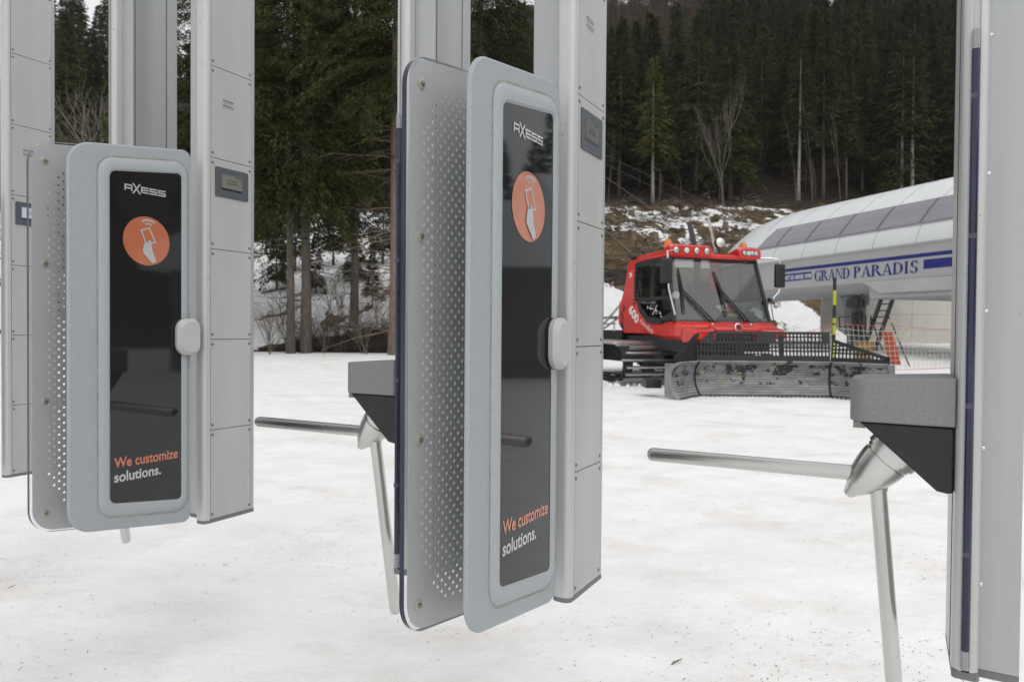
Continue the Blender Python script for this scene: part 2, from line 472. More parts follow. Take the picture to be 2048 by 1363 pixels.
def blade_material():
    m, t, b = nmat('scraped blade steel')
    L = t.links.new; N = t.nodes.new
    tc = N("ShaderNodeTexCoord")
    sep = N("ShaderNodeSeparateXYZ"); L(tc.outputs["Object"], sep.inputs[0])
    def noi(scale, det=8, rough=0.6, vec=None):
        n = N("ShaderNodeTexNoise"); n.inputs["Scale"].default_value = scale; n.inputs["Detail"].default_value = det; n.inputs["Roughness"].default_value = rough
        L(vec or tc.outputs["Object"], n.inputs["Vector"]); return n.outputs[0]
    def ramp(src, p0, p1, c0=(0, 0, 0, 1), c1=(1, 1, 1, 1)):
        r = N("ShaderNodeValToRGB"); r.color_ramp.elements[0].position = p0; r.color_ramp.elements[1].position = p1
        r.color_ramp.elements[0].color = c0; r.color_ramp.elements[1].color = c1; L(src, r.inputs[0]); return r.outputs[0]
    def mix(fac, a, c):
        x = N("ShaderNodeMix"); x.data_type = 'RGBA'; L(fac, x.inputs[0]); L(a, x.inputs[6])
        if isinstance(c, tuple): x.inputs[7].default_value = c
        else: L(c, x.inputs[7])
        return x.outputs[2]
    def mth(op, a, c=None):
        x = N("ShaderNodeMath"); x.operation = op
        if isinstance(a, float): x.inputs[0].default_value = a
        else: L(a, x.inputs[0])
        if c is not None:
            if isinstance(c, float): x.inputs[1].default_value = c
            else: L(c, x.inputs[1])
        return x.outputs[0]
    mp = N("ShaderNodeMapping"); mp.inputs["Scale"].default_value = (0.8, 0.8, 4); L(tc.outputs["Object"], mp.inputs[0])
    base = ramp(noi(3, 8, 0.6, mp.outputs[0]), 0.3, 0.7, (0.13, 0.135, 0.14, 1), (0.34, 0.345, 0.35, 1))
    band = mth('MULTIPLY', mth('GREATER_THAN', sep.outputs[2], 0.40), mth('LESS_THAN', sep.outputs[2], 0.62))
    blk = ramp(noi(3.2, 9, 0.70), 0.505, 0.525)
    col = mix(mth('MULTIPLY', blk, band), base, (0.014, 0.014, 0.015, 1))
    low = mth('MULTIPLY', ramp(noi(5.5, 8, 0.65), 0.58, 0.60), mth('GREATER_THAN', sep.outputs[2], 0.22))
    col = mix(low, col, (0.02, 0.02, 0.02, 1))
    yel = ramp(noi(7.5, 8, 0.7), 0.60, 0.63)
    col = mix(mth('MULTIPLY', yel, mth('GREATER_THAN', sep.outputs[2], 0.2)), col, (0.42, 0.33, 0.06, 1))
    rib = mth('GREATER_THAN', mth('FRACT', mth('MULTIPLY', sep.outputs[2], 21.0)), 0.60)
    col = mix(mth('MULTIPLY', rib, 0.55), col, (0.05, 0.055, 0.07, 1))
    L(col, b.inputs["Base Color"]); b.inputs["Metallic"].default_value = 0.15; b.inputs["Roughness"].default_value = 0.6
    return m
M['blade'] = blade_material()

# ------------------------------------------------------------------ terrain
def smooth(a, b, x):
    t = np.clip((x - a) / (b - a), 0, 1)
    return t * t * (3 - 2 * t)

def flat_h(y):
    return 0.029 * np.maximum(0, y - 17)

def hill_params(x):
    u = smooth(-4, 10, x)
    return u, 27 + 11 * u + 8 * smooth(10.5, 15.5, x) * smooth(60, 40, x)

def height(x, y):
    x = np.asarray(x, float); y = np.asarray(y, float)
    u, y0 = hill_params(x)
    s1 = (0.31 + 0.05 * u) * (86 - 27 - 11 * u) / (86 - y0)
    yc = 140 + 100 * smooth(-70, 10, x)
    yy = np.minimum(y, yc)
    h = flat_h(np.minimum(yy, y0)) + s1 * np.clip(yy - y0, 0, 86 - y0) + 0.63 * np.maximum(0, yy - 86)
    h = h - 0.05 * np.maximum(0, y - yc)
    h = h + 0.42 * np.maximum(0, np.minimum(x, 120) - 42) * smooth(60, 20, y)
    return h

def H(x, y):
    return float(height(x, y))

def graded(lims):
    out = []
    for a, b, s in lims:
        n = max(1, int(round((b - a) / s)))
        out += list(np.linspace(a, b, n, endpoint=False))
    out.append(lims[-1][1])
    return np.array(out)

def grid_mesh(name, X, Y, Z, mat_, attrs=None):
    ny, nx = X.shape
    idx = np.arange(nx * ny).reshape(ny, nx)
    F = np.stack([idx[:-1, :-1].ravel(), idx[:-1, 1:].ravel(), idx[1:, 1:].ravel(), idx[1:, :-1].ravel()], 1)
    me = np_mesh(name, np.stack([X.ravel(), Y.ravel(), Z.ravel()], 1), F, mat_, True)
    for k, a in (attrs or {}).items():
        at = me.attributes.new(k, 'FLOAT', 'POINT'); at.data.foreach_set("value", a.astype(np.float32).ravel())
    return link_mesh(name, me)

xs = graded([(-220, -40, 12), (-40, -12, 1.5), (-12, -5, 0.25), (-5, 5, 0.06), (5, 12, 0.25), (12, 40, 1.5), (40, 220, 12)])
ys = graded([(-120, -10, 8), (-10, 0, 1), (0, 1.2, 0.12), (1.2, 7, 0.06), (7, 15, 0.2), (15, 50, 0.7)])
X, Y = np.meshgrid(xs, ys)
Z = flat_h(Y)
def nz(a, b, sc, seed=0.0):
    return np.array([mnoise.noise(Vector((p * sc, q * sc, seed))) for p, q in zip(a.ravel(), b.ravel())]).reshape(a.shape)
near = smooth(30, 12, np.hypot(X, Y))
Z = Z + near * (0.030 * nz(X, Y * 1.3, 0.55, 3.1) + 0.018 * nz(X, Y * 1.5, 2.1, 7.7) + 0.009 * nz(X, Y, 5.0, 1.7))
tag(grid_mesh("snow_ground", X, Y, Z, M['snow']), kind='structure')

xs = graded([(-190, -60, 6), (-60, 60, 1.6), (60, 190, 6)])
ys = graded([(-90, 20, 8), (20, 26, 1.5), (26, 92, 1.1), (92, 260, 5)])
X, Y = np.meshgrid(xs, ys)
Z = height(X, Y)
u, y0 = hill_params(X)
on = np.maximum(smooth(0, 3, Y - y0), smooth(42, 46, X))
Z = Z + on * (0.45 * nz(X, Y, 0.16, 2.0) + 0.30 * nz(X, Y, 0.5, 5.0) + 0.12 * nz(X, Y, 1.6, 9.0)) - (1 - on) * 0.12
dY = Y
# how much snow lies in each zone (0.5 = half the ground)
right = 0.50 * smooth(46, 38, dY) + 0.18 * smooth(66, 70, dY) * smooth(86, 80, dY)
dY = Y - (y0 - 27 - 11 * u) * smooth(66, 50, Y)
right = 0.33 + 0.27 * smooth(49, 44, dY) + 0.14 * smooth(62, 68, dY) - 0.35 * smooth(80, 87, dY) + 0.0 * X
right = right - 0.32 * smooth(22.3, 23.4, X) * smooth(50, 46, dY) - 0.12 * smooth(50, 52, dY) * smooth(62, 58, dY)
dY = Y
left = 0.28 + 0.30 * smooth(28.5, 31.0, dY - 0.7 * np.sin(X * 1.3) - 0.5 * (X + 6)) - 0.55 * smooth(64, 74, dY)
snow_a = np.where(True, left * (1 - u) + right * u, 0) - 1.0 * smooth(42, 50, X) * smooth(60, 20, Y)
dY = Y - (y0 - 27 - 11 * u) * smooth(66, 50, Y)
soil_a = (0.75 * smooth(33, 30, Y)) * (1 - u) + u * (0.2 + 0.55 * smooth(46, 48.5, dY) * smooth(54, 50.5, dY)) + 0.55 * smooth(80, 88, dY) + 0.25 * smooth(62, 70, dY)
tag(grid_mesh("hillside", X, Y, Z, M['hill'], {"snow": snow_a, "soil": soil_a}), kind='structure')

# ------------------------------------------------------------------ trees
def kites(P, D, W):
    n = len(P)
    V = np.empty((n, 4, 3))
    V[:, 0] = P; V[:, 1] = P + D * 0.45 + W; V[:, 2] = P + D; V[:, 3] = P + D * 0.45 - W
    F = np.arange(n * 4).reshape(n, 4)
    return V.reshape(-1, 3), F

def unit(a):
    return a / np.maximum(1e-9, np.linalg.norm(a, axis=-1, keepdims=True))

def conifer_crown(name, seed, Ht, hb, Rad, nb, ntuft, tl, mat_, droop=1.0, wfac=0.2, power=0.75, hang=0.5, frond=0.42):
    g = np.random.default_rng(seed)
    f = g.random(nb) ** 1.15
    h = hb + (Ht - hb) * f
    az = g.random(nb) * 2 * np.pi
    # boughs come in sectors of unequal reach, so the outline is uneven
    lob = 1 + 0.22 * np.sin(az * 3 + g.random() * 6 + h * 0.8) + 0.18 * np.sin(az * 5 + h * 1.7)
    Ln = Rad * np.clip(1 - f, 0, 1) ** power * (0.55 + 0.6 * g.random(nb)) * lob + 0.15
    Ln *= np.where(f < 0.08, 0.75, 1)
    a = -0.05 + 0.75 * f + 0.15 * g.standard_normal(nb)
    b = droop * (0.45 * (1 - f) + 0.12) + 0.1 * g.random(nb)
    T = np.sqrt(g.random((nb, ntuft))) * 0.92 + 0.08
    r = Ln[:, None] * T
    out = np.stack([np.cos(az), np.sin(az), np.zeros(nb)], 1)
    side = np.stack([-np.sin(az), np.cos(az), np.zeros(nb)], 1)
    zz = h[:, None] + Ln[:, None] * (a[:, None] * T - b[:, None] * T ** 2)
    # side twigs along each bough: tufts sit on them, so boughs read as flat fronds
    ns = max(5, ntuft // 9)
    ts = (g.integers(0, ns, (nb, ntuft)) + 0.6) / ns
    sgn = np.where(g.random((nb, ntuft)) < .5, -1.0, 1.0)
    dd = g.random((nb, ntuft)) * frond * Ln[:, None] * (1.08 - ts)
    T = np.clip(ts * .9 + .08, 0, 1)
    r = Ln[:, None] * T + dd * .55
    zz = h[:, None] + Ln[:, None] * (a[:, None] * T - b[:, None] * T ** 2) - dd * (.18 + .25 * droop)
    P = out[:, None, :] * r[..., None] + side[:, None, :] * (sgn * dd)[..., None]
    P[..., 2] = zz
    P += g.standard_normal(P.shape) * 0.016 * Rad
    phi = sgn * g.uniform(0.1, 1.1, (nb, ntuft))
    slope = (a[:, None] - 2 * b[:, None] * T)
    D = out[:, None, :] * np.cos(phi)[..., None] + side[:, None, :] * np.sin(phi)[..., None]
    D[..., 2] += slope * 0.5 - hang * g.random((nb, ntuft)) - 0.1
    D = unit(D) * (tl * (0.5 + 0.9 * g.random((nb, ntuft))) * (1.15 - 0.5 * f[:, None]))[..., None]
    rnd = g.standard_normal((nb, ntuft, 3)); rnd[..., 2] *= 0.5
    Wd = unit(np.cross(D, rnd)) * (np.linalg.norm(D, axis=-1) * wfac)[..., None]
    V, F = kites(P.reshape(-1, 3), D.reshape(-1, 3), Wd.reshape(-1, 3))
    return np_mesh(name, V, F, mat_)

def trunk_mesh(name, seed, Ht, r0, mat_, dead=0, dead_h=(2, 6), dead_len=1.2, sides=8, dead_r=0.012, az0=None):
    g = random.Random(seed)
    mb = MB()
    pts, rad = [], []
    n = 9
    bx, by = g.uniform(-.012, .012), g.uniform(-.012, .012)
    for i in range(n):
        z = Ht * i / (n - 1)
        pts.append((bx * z + 0.03 * math.sin(z * .5), by * z, z - 0.4))
        rad.append(r0 * (1 - 0.94 * i / (n - 1)) * (1.25 if i == 0 else 1))
    mb.tube(pts, rad, sides)
    for k in range(dead):
        z = g.uniform(*dead_h); az = g.uniform(0, 6.28) if az0 is None else az0 + g.gauss(0, .6)
        L = dead_len * g.uniform(.4, 1.1)
        p = [(bx * z, by * z, z)]
        d = Vector((math.cos(az), math.sin(az), g.uniform(-.3, .15)))
        q = Vector(p[0]); steps = 4
        for j in range(steps):
            q = q + d * (L / steps); p.append(tuple(q))
            d = d + Vector((g.gauss(0, .15), g.gauss(0, .15), g.uniform(-.12, .16)))
        mb.tube(p, [dead_r * (1 - .8 * j / steps) for j in range(steps + 1)], 4, cap=False)
        for j in range(1, steps + 1):
            for sgn in (-1, 1):
                if g.random() < .6:
                    e = Vector((-d.y * sgn, d.x * sgn, -.2)) * L * .22 * g.random() + d * L * .12
                    mb.tube([p[j], tuple(Vector(p[j]) + e)], [dead_r * .4, dead_r * .15], 3, cap=False)
    me = bpy.data.meshes.new(name)
    me.from_pydata(mb.v, [], mb.f); me.materials.append(mat_); me.update(); me.shade_smooth()
    return me

def bare_mesh(name, seed, Ht, r0, mat_, depth=5, spread=0.5, fork=(2, 3), stems=1, up=0.25):
    g = random.Random(seed)
    mb = MB()
    def grow(p, d, L, r, k):
        q = p.copy(); pts = [tuple(q)]; seg = 3
        for j in range(seg):
            d = (d + Vector((g.gauss(0, .10), g.gauss(0, .10), g.gauss(0, .05) + up * .1))).normalized()
            q = q + d * (L / seg); pts.append(tuple(q))
        mb.tube(pts, [r * (1 - .12 * j) for j in range(seg + 1)], 6 if k > 2 else 3, cap=False)
        if k == 0: return
        for c in range(g.randint(*fork)):
            nd = (d + Vector((g.gauss(0, spread), g.gauss(0, spread), g.gauss(0, spread * .6) + up * .3))).normalized()
            t = g.uniform(.5, 1.0)
            grow(p.lerp(q, t) if c else q, nd, L * g.uniform(.55, .85), r * (.62 if c else .7), k - 1)
    for s_ in range(stems):
        a = g.uniform(0, 6.28)
        tilt = 0.05 if stems == 1 else g.uniform(.1, .45)
        grow(Vector((g.gauss(0, .08) * (stems > 1), g.gauss(0, .08) * (stems > 1), -.1)), Vector((math.cos(a) * tilt, math.sin(a) * tilt, 1)).normalized(), Ht * .33 * g.uniform(.75, 1.1), r0, depth)
    me = bpy.data.meshes.new(name)
    me.from_pydata(mb.v, [], mb.f); me.materials.append(mat_); me.update(); me.shade_smooth()
    return me

def tree(name, label, cat, x, y, trunk_me, crown_me, scale=1.0, rz=0.0, group=None, z=None, sxy=1.0):
    t = thing(name, label, cat, (x, y, (H(x, y) if z is None else z) - 0.1), rz, group)
    t.scale = (scale * sxy, scale * sxy, scale)
    link_mesh("trunk", trunk_me, t)
    link_mesh("crown", crown_me, t)
    return t

FAR = []
for k in range(5):
    Ht = (20, 22, 18, 21, 17)[k]
    hb = (5.0, 6.5, 3.0, 7.5, 4.0)[k]
    FAR.append((trunk_mesh("trunk", 40 + k, Ht, .22, M['bark'], 22, (1.5, hb + 2), 1.8, 6, .02),
                conifer_crown("crown", 10 + k, Ht, hb, (3.1, 2.7, 3.3, 2.6, 2.9)[k], 300, 44, 0.46, M['needles'], (1.0, .8, 1.1, .9, .7)[k], 0.12)))
LAR = [(trunk_mesh("trunk", 60 + k, 19, .18, M['twig'], 6, (3, 7), 1.2, 6, .02),
        conifer_crown("crown", 80 + k, 19, 4, 2.9, 330, 30, 0.6, M['larch'], .2, 0.04, .7, hang=.1)) for k in range(2)]

rs = random.Random(11)
def placed_ok(x, y, pts, dmin):
    return all((x - a) ** 2 + (y - b) ** 2 > dmin * dmin for a, b in pts)
pts = []
n_spruce = 0
FOREST = 'dark green spruces of the dense hillside forest'
FLAB = 'dark green spruce among many in the dense forest on the hillside'
# the clearing on the right: a wall of trees behind the clear cut, then up the slope
def plant(xr, yr, n, dmin, tries=4000, larch=None):
    global n_spruce
    c = 0
    for _ in range(tries):
        if c >= n: break
        y = rs.uniform(*yr)
        a = rs.uniform(*xr)               # tan of bearing
        x = a * y
        if not placed_ok(x, y, pts, dmin): continue
        pts.append((x, y)); c += 1
        s = rs.uniform(.78, 1.12)
        if larch and larch(x, y) and rs.random() < .9:
            tm, cm = LAR[rs.randrange(2)]
            tree("larch_tree", 'leafless reddish brown larch high up in the hillside forest', 'tree', x, y, tm, cm, s, rs.uniform(0, 6.28), 'leafless larches high on the hillside')
        else:
            tm, cm = FAR[rs.randrange(5)]
            tree("spruce_tree", FLAB, 'tree', x, y, tm, cm, s, rs.uniform(0, 6.28), FOREST, sxy=rs.uniform(.9, 1.2)); n_spruce += 1
is_larch = lambda x, y: y > 118 and 0.09 < x / y < 0.28
plant((0.10, 0.70), (84, 93), 26, 2.6)
plant((0.08, 0.70), (93, 112), 52, 2.8)
plant((0.08, 0.70), (112, 150), 82, 3.2, larch=is_larch)
plant((0.06, 0.72), (150, 232), 104, 4.2, larch=is_larch)
# behind the near trees on the left
plant((-0.74, -0.50), (62, 140), 26, 4.0)
plant((-0.50, 0.06), (64, 130), 34, 4.0)
for _ in range(18):                       # the wood to the right of the lift station (seen mirrored in the reader glass)
    x, y = rs.uniform(46, 72), rs.uniform(-8, 40)
    if placed_ok(x, y, pts, 3.5):
        pts.append((x, y))
        tm, cm = FAR[rs.randrange(5)]
        tree("spruce_tree", FLAB, 'tree', x, y, tm, cm, rs.uniform(.75, 1.05), rs.uniform(0, 6.28), FOREST)

# single trees one can pick out at the edge of the clearing
pale_tr = trunk_mesh("trunk", 71, 19, .26, M['palebark'], 14, (2, 8), 1.6, 8, .02)
gold_cr = conifer_crown("crown", 72, 19, 6.5, 2.5, 210, 34, 0.52, M['needles_gold'], 0.7, 0.105)
tree("spruce_tree", 'olive spruce with a tall pale bare trunk, left of the pale forked bare tree', 'tree', 16.9, 83, pale_tr, gold_cr, 0.93, 1.0)
tall_tr = trunk_mesh("trunk", 73, 21, .24, M['palebark'], 26, (2, 12), 1.7, 8, .02)
thin_cr = conifer_crown("crown", 74, 21, 9.5, 2.4, 190, 34, 0.52, M['needles'], 0.8, 0.105)
tree("spruce_tree", 'spruce with a long pale trunk rising behind the roof of the lift station', 'tree', 35.2, 84.5, tall_tr, thin_cr, 0.95, 2.0)
tree("spruce_tree", 'left of two close pale trunked spruces above the right end of the station roof', 'tree', 47.3, 83.5, tall_tr, thin_cr, 0.95, 4.0)
tree("spruce_tree", 'right of two close pale trunked spruces above the right end of the station roof', 'tree', 48.3, 83.0, pale_tr, thin_cr, 0.98, 5.0)
bare = bare_mesh("bare_tree", 5, 17, .10, M['paletwig'], 6, .22, (2, 3), 3, .5)
o = link_mesh("bare_tree", bare); o.location = (25.2, 82, H(25.2, 82)); o.scale = (0.62, 0.62, 0.80)
tag(o, 'pale leafless tree with forked stems standing before the dark spruces', 'tree')
sap = [bare_mesh("bare_sapling", 20 + k, 11, .035, M['paletwig'], 3, .14, (1, 2), 1, .8) for k in range(3)]
for k in range(22):
    a = rs.uniform(0.11, 0.60); y = rs.uniform(82, 92)
    o = link_mesh("bare_sapling", sap[k % 3]); x = a * y
    o.location = (x, y, H(x, y)); o.rotation_euler = (0, 0, rs.uniform(0, 6.28)); sc = rs.uniform(.8, 1.5); o.scale = (sc, sc, sc)
    tag(o, 'thin pale leafless sapling along the dark edge of the forest above the clearing', 'sapling', 'thin saplings along the forest edge')

# big spruces close behind the gates on the left
def near_tree(seed, x, y, Ht, hb, Rad, r0, label, dead=10, dh=(2, 5), dl=1.5, az=None, nb=600, nt_=190, bark='bark', gold=False):
    tm = trunk_mesh("trunk", seed, Ht, r0, M[bark], dead, dh, dl, 12, .022, az)
    cm = conifer_crown("crown", seed + 1, Ht, hb, Rad, nb, nt_, 0.17, M['needles_gold' if gold else 'needles'], 1.15, 0.10, .7, hang=.8)
    return tree("spruce_tree", label, 'tree', x, y, tm, cm, 1.0, 0.0)
near_tree(201, -8.62, 26.6, 24, 6.2, 3.6, .16, 'slim spruce trunk, left of a close pair at the snow edge behind the gates', 10)
near_tree(203, -8.12, 26.9, 26, 5.9, 3.9, .21, 'thicker spruce trunk, right of a close pair at the snow edge behind the gates', 10)
near_tree(205, -6.95, 30.0, 25, 7.8, 3.8, .19, 'dark spruce trunk standing alone on the brushy bank between the reader gates', 26, (1.2, 6), 1.6)
near_tree(207, -4.55, 26.2, 25, 9.6, 3.4, .20, 'spruce with long dead lower branches beside the middle turnstile post', 46, (1.0, 9.2), 2.7, math.pi * 0.93, bark='stump')
near_tree(209, -16.2, 30.5, 26, 3.4, 2.3, .22, 'spruce with olive drooping boughs behind the left turnstile post', 8, gold=True)
near_tree(211, -1.6, 31.0, 27, 12.2, 4.0, .24, 'tall spruce whose boughs hang above the middle card reader', 10, (3, 10))
near_tree(213, -13.0, 30.5, 23, 4.6, 3.4, .18, 'spruce standing behind the left reader gate column', 8)

for k, (a, y, sc) in enumerate(((-.345, 37, .22), (-.318, 41, .30), (-.288, 36, .18), (-.262, 43, .30), (-.232, 38, .24), (-.205, 34, .16), (-.19, 44, .33), (-.36, 46, .34))):
    tm, cm = FAR[(2, 4)[k % 2]]
    tree("young_spruce", 'small young spruce on the snowy slope seen under the big spruce boughs', 'tree', a * y, y, tm, cm, sc, k * 1.3, 'young spruces on the snowy slope', sxy=1.25)
# brush, saplings and bank on the left
brushes = [bare_mesh("bare_shrub", 31 + k, 4.2, .018, M['twig'], 4, .45, (2, 3), 7, .15) for k in range(3)]
spots = [(-9.2, 26.0), (-8.9, 27.3), (-7.4, 27.0), (-6.3, 27.6), (-5.7, 26.6), (-5.2, 28.4), (-9.7, 27.4), (-7.9, 31.5), (-6.6, 33.0), (-9.0, 33.5), (-5.6, 32.0), (-10.4, 31.0), (-7.2, 36.0), (-8.8, 37.5)]
for k, (x, y) in enumerate(spots):
    o = link_mesh("bare_shrub", brushes[k % 3]); o.location = (x, y, H(x, y) - .05); o.rotation_euler = (0, 0, k * 1.7)
    sc = 0.55 + 0.4 * ((k * 37) % 10) / 10; o.scale = (sc, sc, sc * .9)
    tag(o, 'bare twiggy shrub on the dark bank below the near spruces', 'shrub', 'bare shrubs on the bank below the spruces')
for k in range(16):
    x = -rs.uniform(.56, .70) * 1; y = rs.uniform(30, 58); x *= y
    o = link_mesh("bare_shrub", brushes[k % 3]); o.location = (x, y, H(x, y) - .05); o.rotation_euler = (0, 0, k * 2.1)
    sc = rs.uniform(1.3, 2.4); o.scale = (sc, sc, sc * 1.2)
    tag(o, 'tall brown leafless shrub on the slope seen between the two leftmost posts', 'shrub', 'brown shrubs on the slope at the far left')
for k in range(4):
    b2 = bare_mesh("bare_tree", 50 + k, 13, .08, M['paletwig'], 5, .32, (2, 3), 1, .3)
    y = 38 + 5 * k; x = (-.585, -.60, -.63, -.57)[k] * y
    o = link_mesh("bare_tree", b2); o.location = (x, y, H(x, y))
    tag(o, ('first', 'second', 'third', 'farthest')[k] + ' from the front of the pale leafless trees between the two leftmost posts', 'tree')

# stumps and cut branches on the clear cut
def stump_mesh(seed):
    g = random.Random(seed); mb = MB()
    n = 11; vs = []; fs = []
    prof = [(-.3, .5), (.05, .42), (.3, .33), (.62, .30)]
    for z, r in prof:
        for k in range(n):
            a = 6.283 * k / n
            rr = r * (1 + .18 * math.sin(3 * a + seed) * (1 if z < .2 else .4)) * g.uniform(.93, 1.07)
            vs.append((rr * math.cos(a), rr * math.sin(a), z + (g.uniform(-.06, .06) if z > .5 else 0)))
    for i in range(len(prof) - 1):
        for k in range(n):
            fs.append((i * n + k, i * n + (k + 1) % n, (i + 1) * n + (k + 1) % n, (i + 1) * n + k))
    fs.append(tuple(range(3 * n, 4 * n)))
    mb.add(vs, fs)
    me = bpy.data.meshes.new("tree_stump"); me.from_pydata(mb.v, [], mb.f); me.materials.append(M['stump']); me.update()
    return me
stumps = [stump_mesh(k) for k in range(3)]
for k in range(15):
    y = rs.uniform(60, 80); a = rs.uniform(.12, .34); x = a * y
    if k == 0: x, y = 13.6, 66.0
    o = link_mesh("tree_stump", stumps[k % 3]); o.location = (x, y, H(x, y) + .05); sc = rs.uniform(.5, .95) if k else 1.35
    o.scale = (sc, sc, sc); o.rotation_euler = (0, 0, k)
    if k == 0: tag(o, 'largest cut tree stump, in the brown grass left above the groomer cab', 'stump')
    else: tag(o, 'weathered cut tree stump on the patchy snow of the clearing', 'stump', 'cut stumps on the clearing')
g = np.random.default_rng(4)
n = 9000
yy = g.uniform(46, 85, n); aa = g.uniform(.10, .36, n) + 0.012 * np.sin(yy)
dens = np.array([mnoise.noise(Vector((a * y * .3, y * .3, 4))) for a, y in zip(aa, yy)])
keep = dens > 0.02
yy, aa = yy[keep], aa[keep]
P = np.stack([aa * yy, yy, height(aa * yy, yy) + g.uniform(.0, .5, len(yy))], 1)
D = g.standard_normal(P.shape) * np.array([1, 1, .35]); D = unit(D) * g.uniform(.3, 1.5, (len(P), 1))
Wd = unit(np.cross(D, g.standard_normal(P.shape))) * g.uniform(.02, .09, (len(P), 1))
V, F = kites(P, D, Wd)
tag(link_mesh("cut_branches", np_mesh("cut_branches", V, F, M['brush'])), 'heaps of cut branches strewn over the clearing', 'brushwood', kind='stuff')
n = 6500
yy = 27.2 + 3.4 * g.random(n) ** 1.4; xx = -3.0 - 6.2 * g.random(n) ** 1.3
P = np.stack([xx, yy, height(xx, yy) + g.uniform(-.05, .5, n) * g.random(n) * (0.35 + np.abs(np.sin(xx * 2.1 + yy)))], 1)
D = unit(g.standard_normal(P.shape) * np.array([.7, .7, .8]) + np.array([0, 0, .35])) * g.uniform(.12, .5, (n, 1))
Wd = unit(np.cross(D, g.standard_normal(P.shape))) * g.uniform(.006, .02, (n, 1))
V, F = kites(P, D, Wd)
tag(link_mesh("undergrowth", np_mesh("undergrowth", V, F, M['darktwig'])), 'dark tangled undergrowth on the bank at the snow edge', 'undergrowth', kind='stuff')

# ------------------------------------------------------------------ gates
ROW = R(-29.6)                        # local x runs along the row of gates, local y along the lane
BASE = EYE - 0.675                    # lower end of the hanging posts
JOINTS = [0.0, 0.320, 0.635, 0.949, 1.264, 1.579, 1.894, 2.209, 2.524]
TOP = 2.6
PL, PR = -0.438, -0.040               # reader plate: near end and post end along the lane
def zl(u, lo, hi):                    # lower/upper outline of the tapering plate
    return lo, hi
def plate_outline(margin, u0, u1, rl, rr, n=8):
    def zb(u): return 0.070 + (0.012 - 0.070) * (u - PL) / (PR - PL)
    def zt(u): return 1.213 + (1.276 - 1.213) * (u - PL) / (PR - PL)
    return rrect(u0, u1, zb(u0) + margin, zt(u0) - margin, zb(u1) + margin, zt(u1) - margin, rl, rr, n)

def ring(mb, outer, inner, ro, ri, mi=0):
    """faces between two outlines of equal length given as (u,z), at r = ro / ri"""
    n = len(outer)
    vs = [(ro, p[0], p[1]) for p in outer] + [(ri, p[0], p[1]) for p in inner]
    mb.add(vs, [(i, (i + 1) % n, n + (i + 1) % n, n + i) for i in range(n)], mi)

TEXT = Matrix(((0, 0, 1, 0), (1, 0, 0, 0), (0, 1, 0, 0), (0, 0, 0, 1)))     # local X -> lane, Y -> up, Z -> row
def on_plate(r, u, z):
    return Matrix.Translation((r, u, z)) @ TEXT

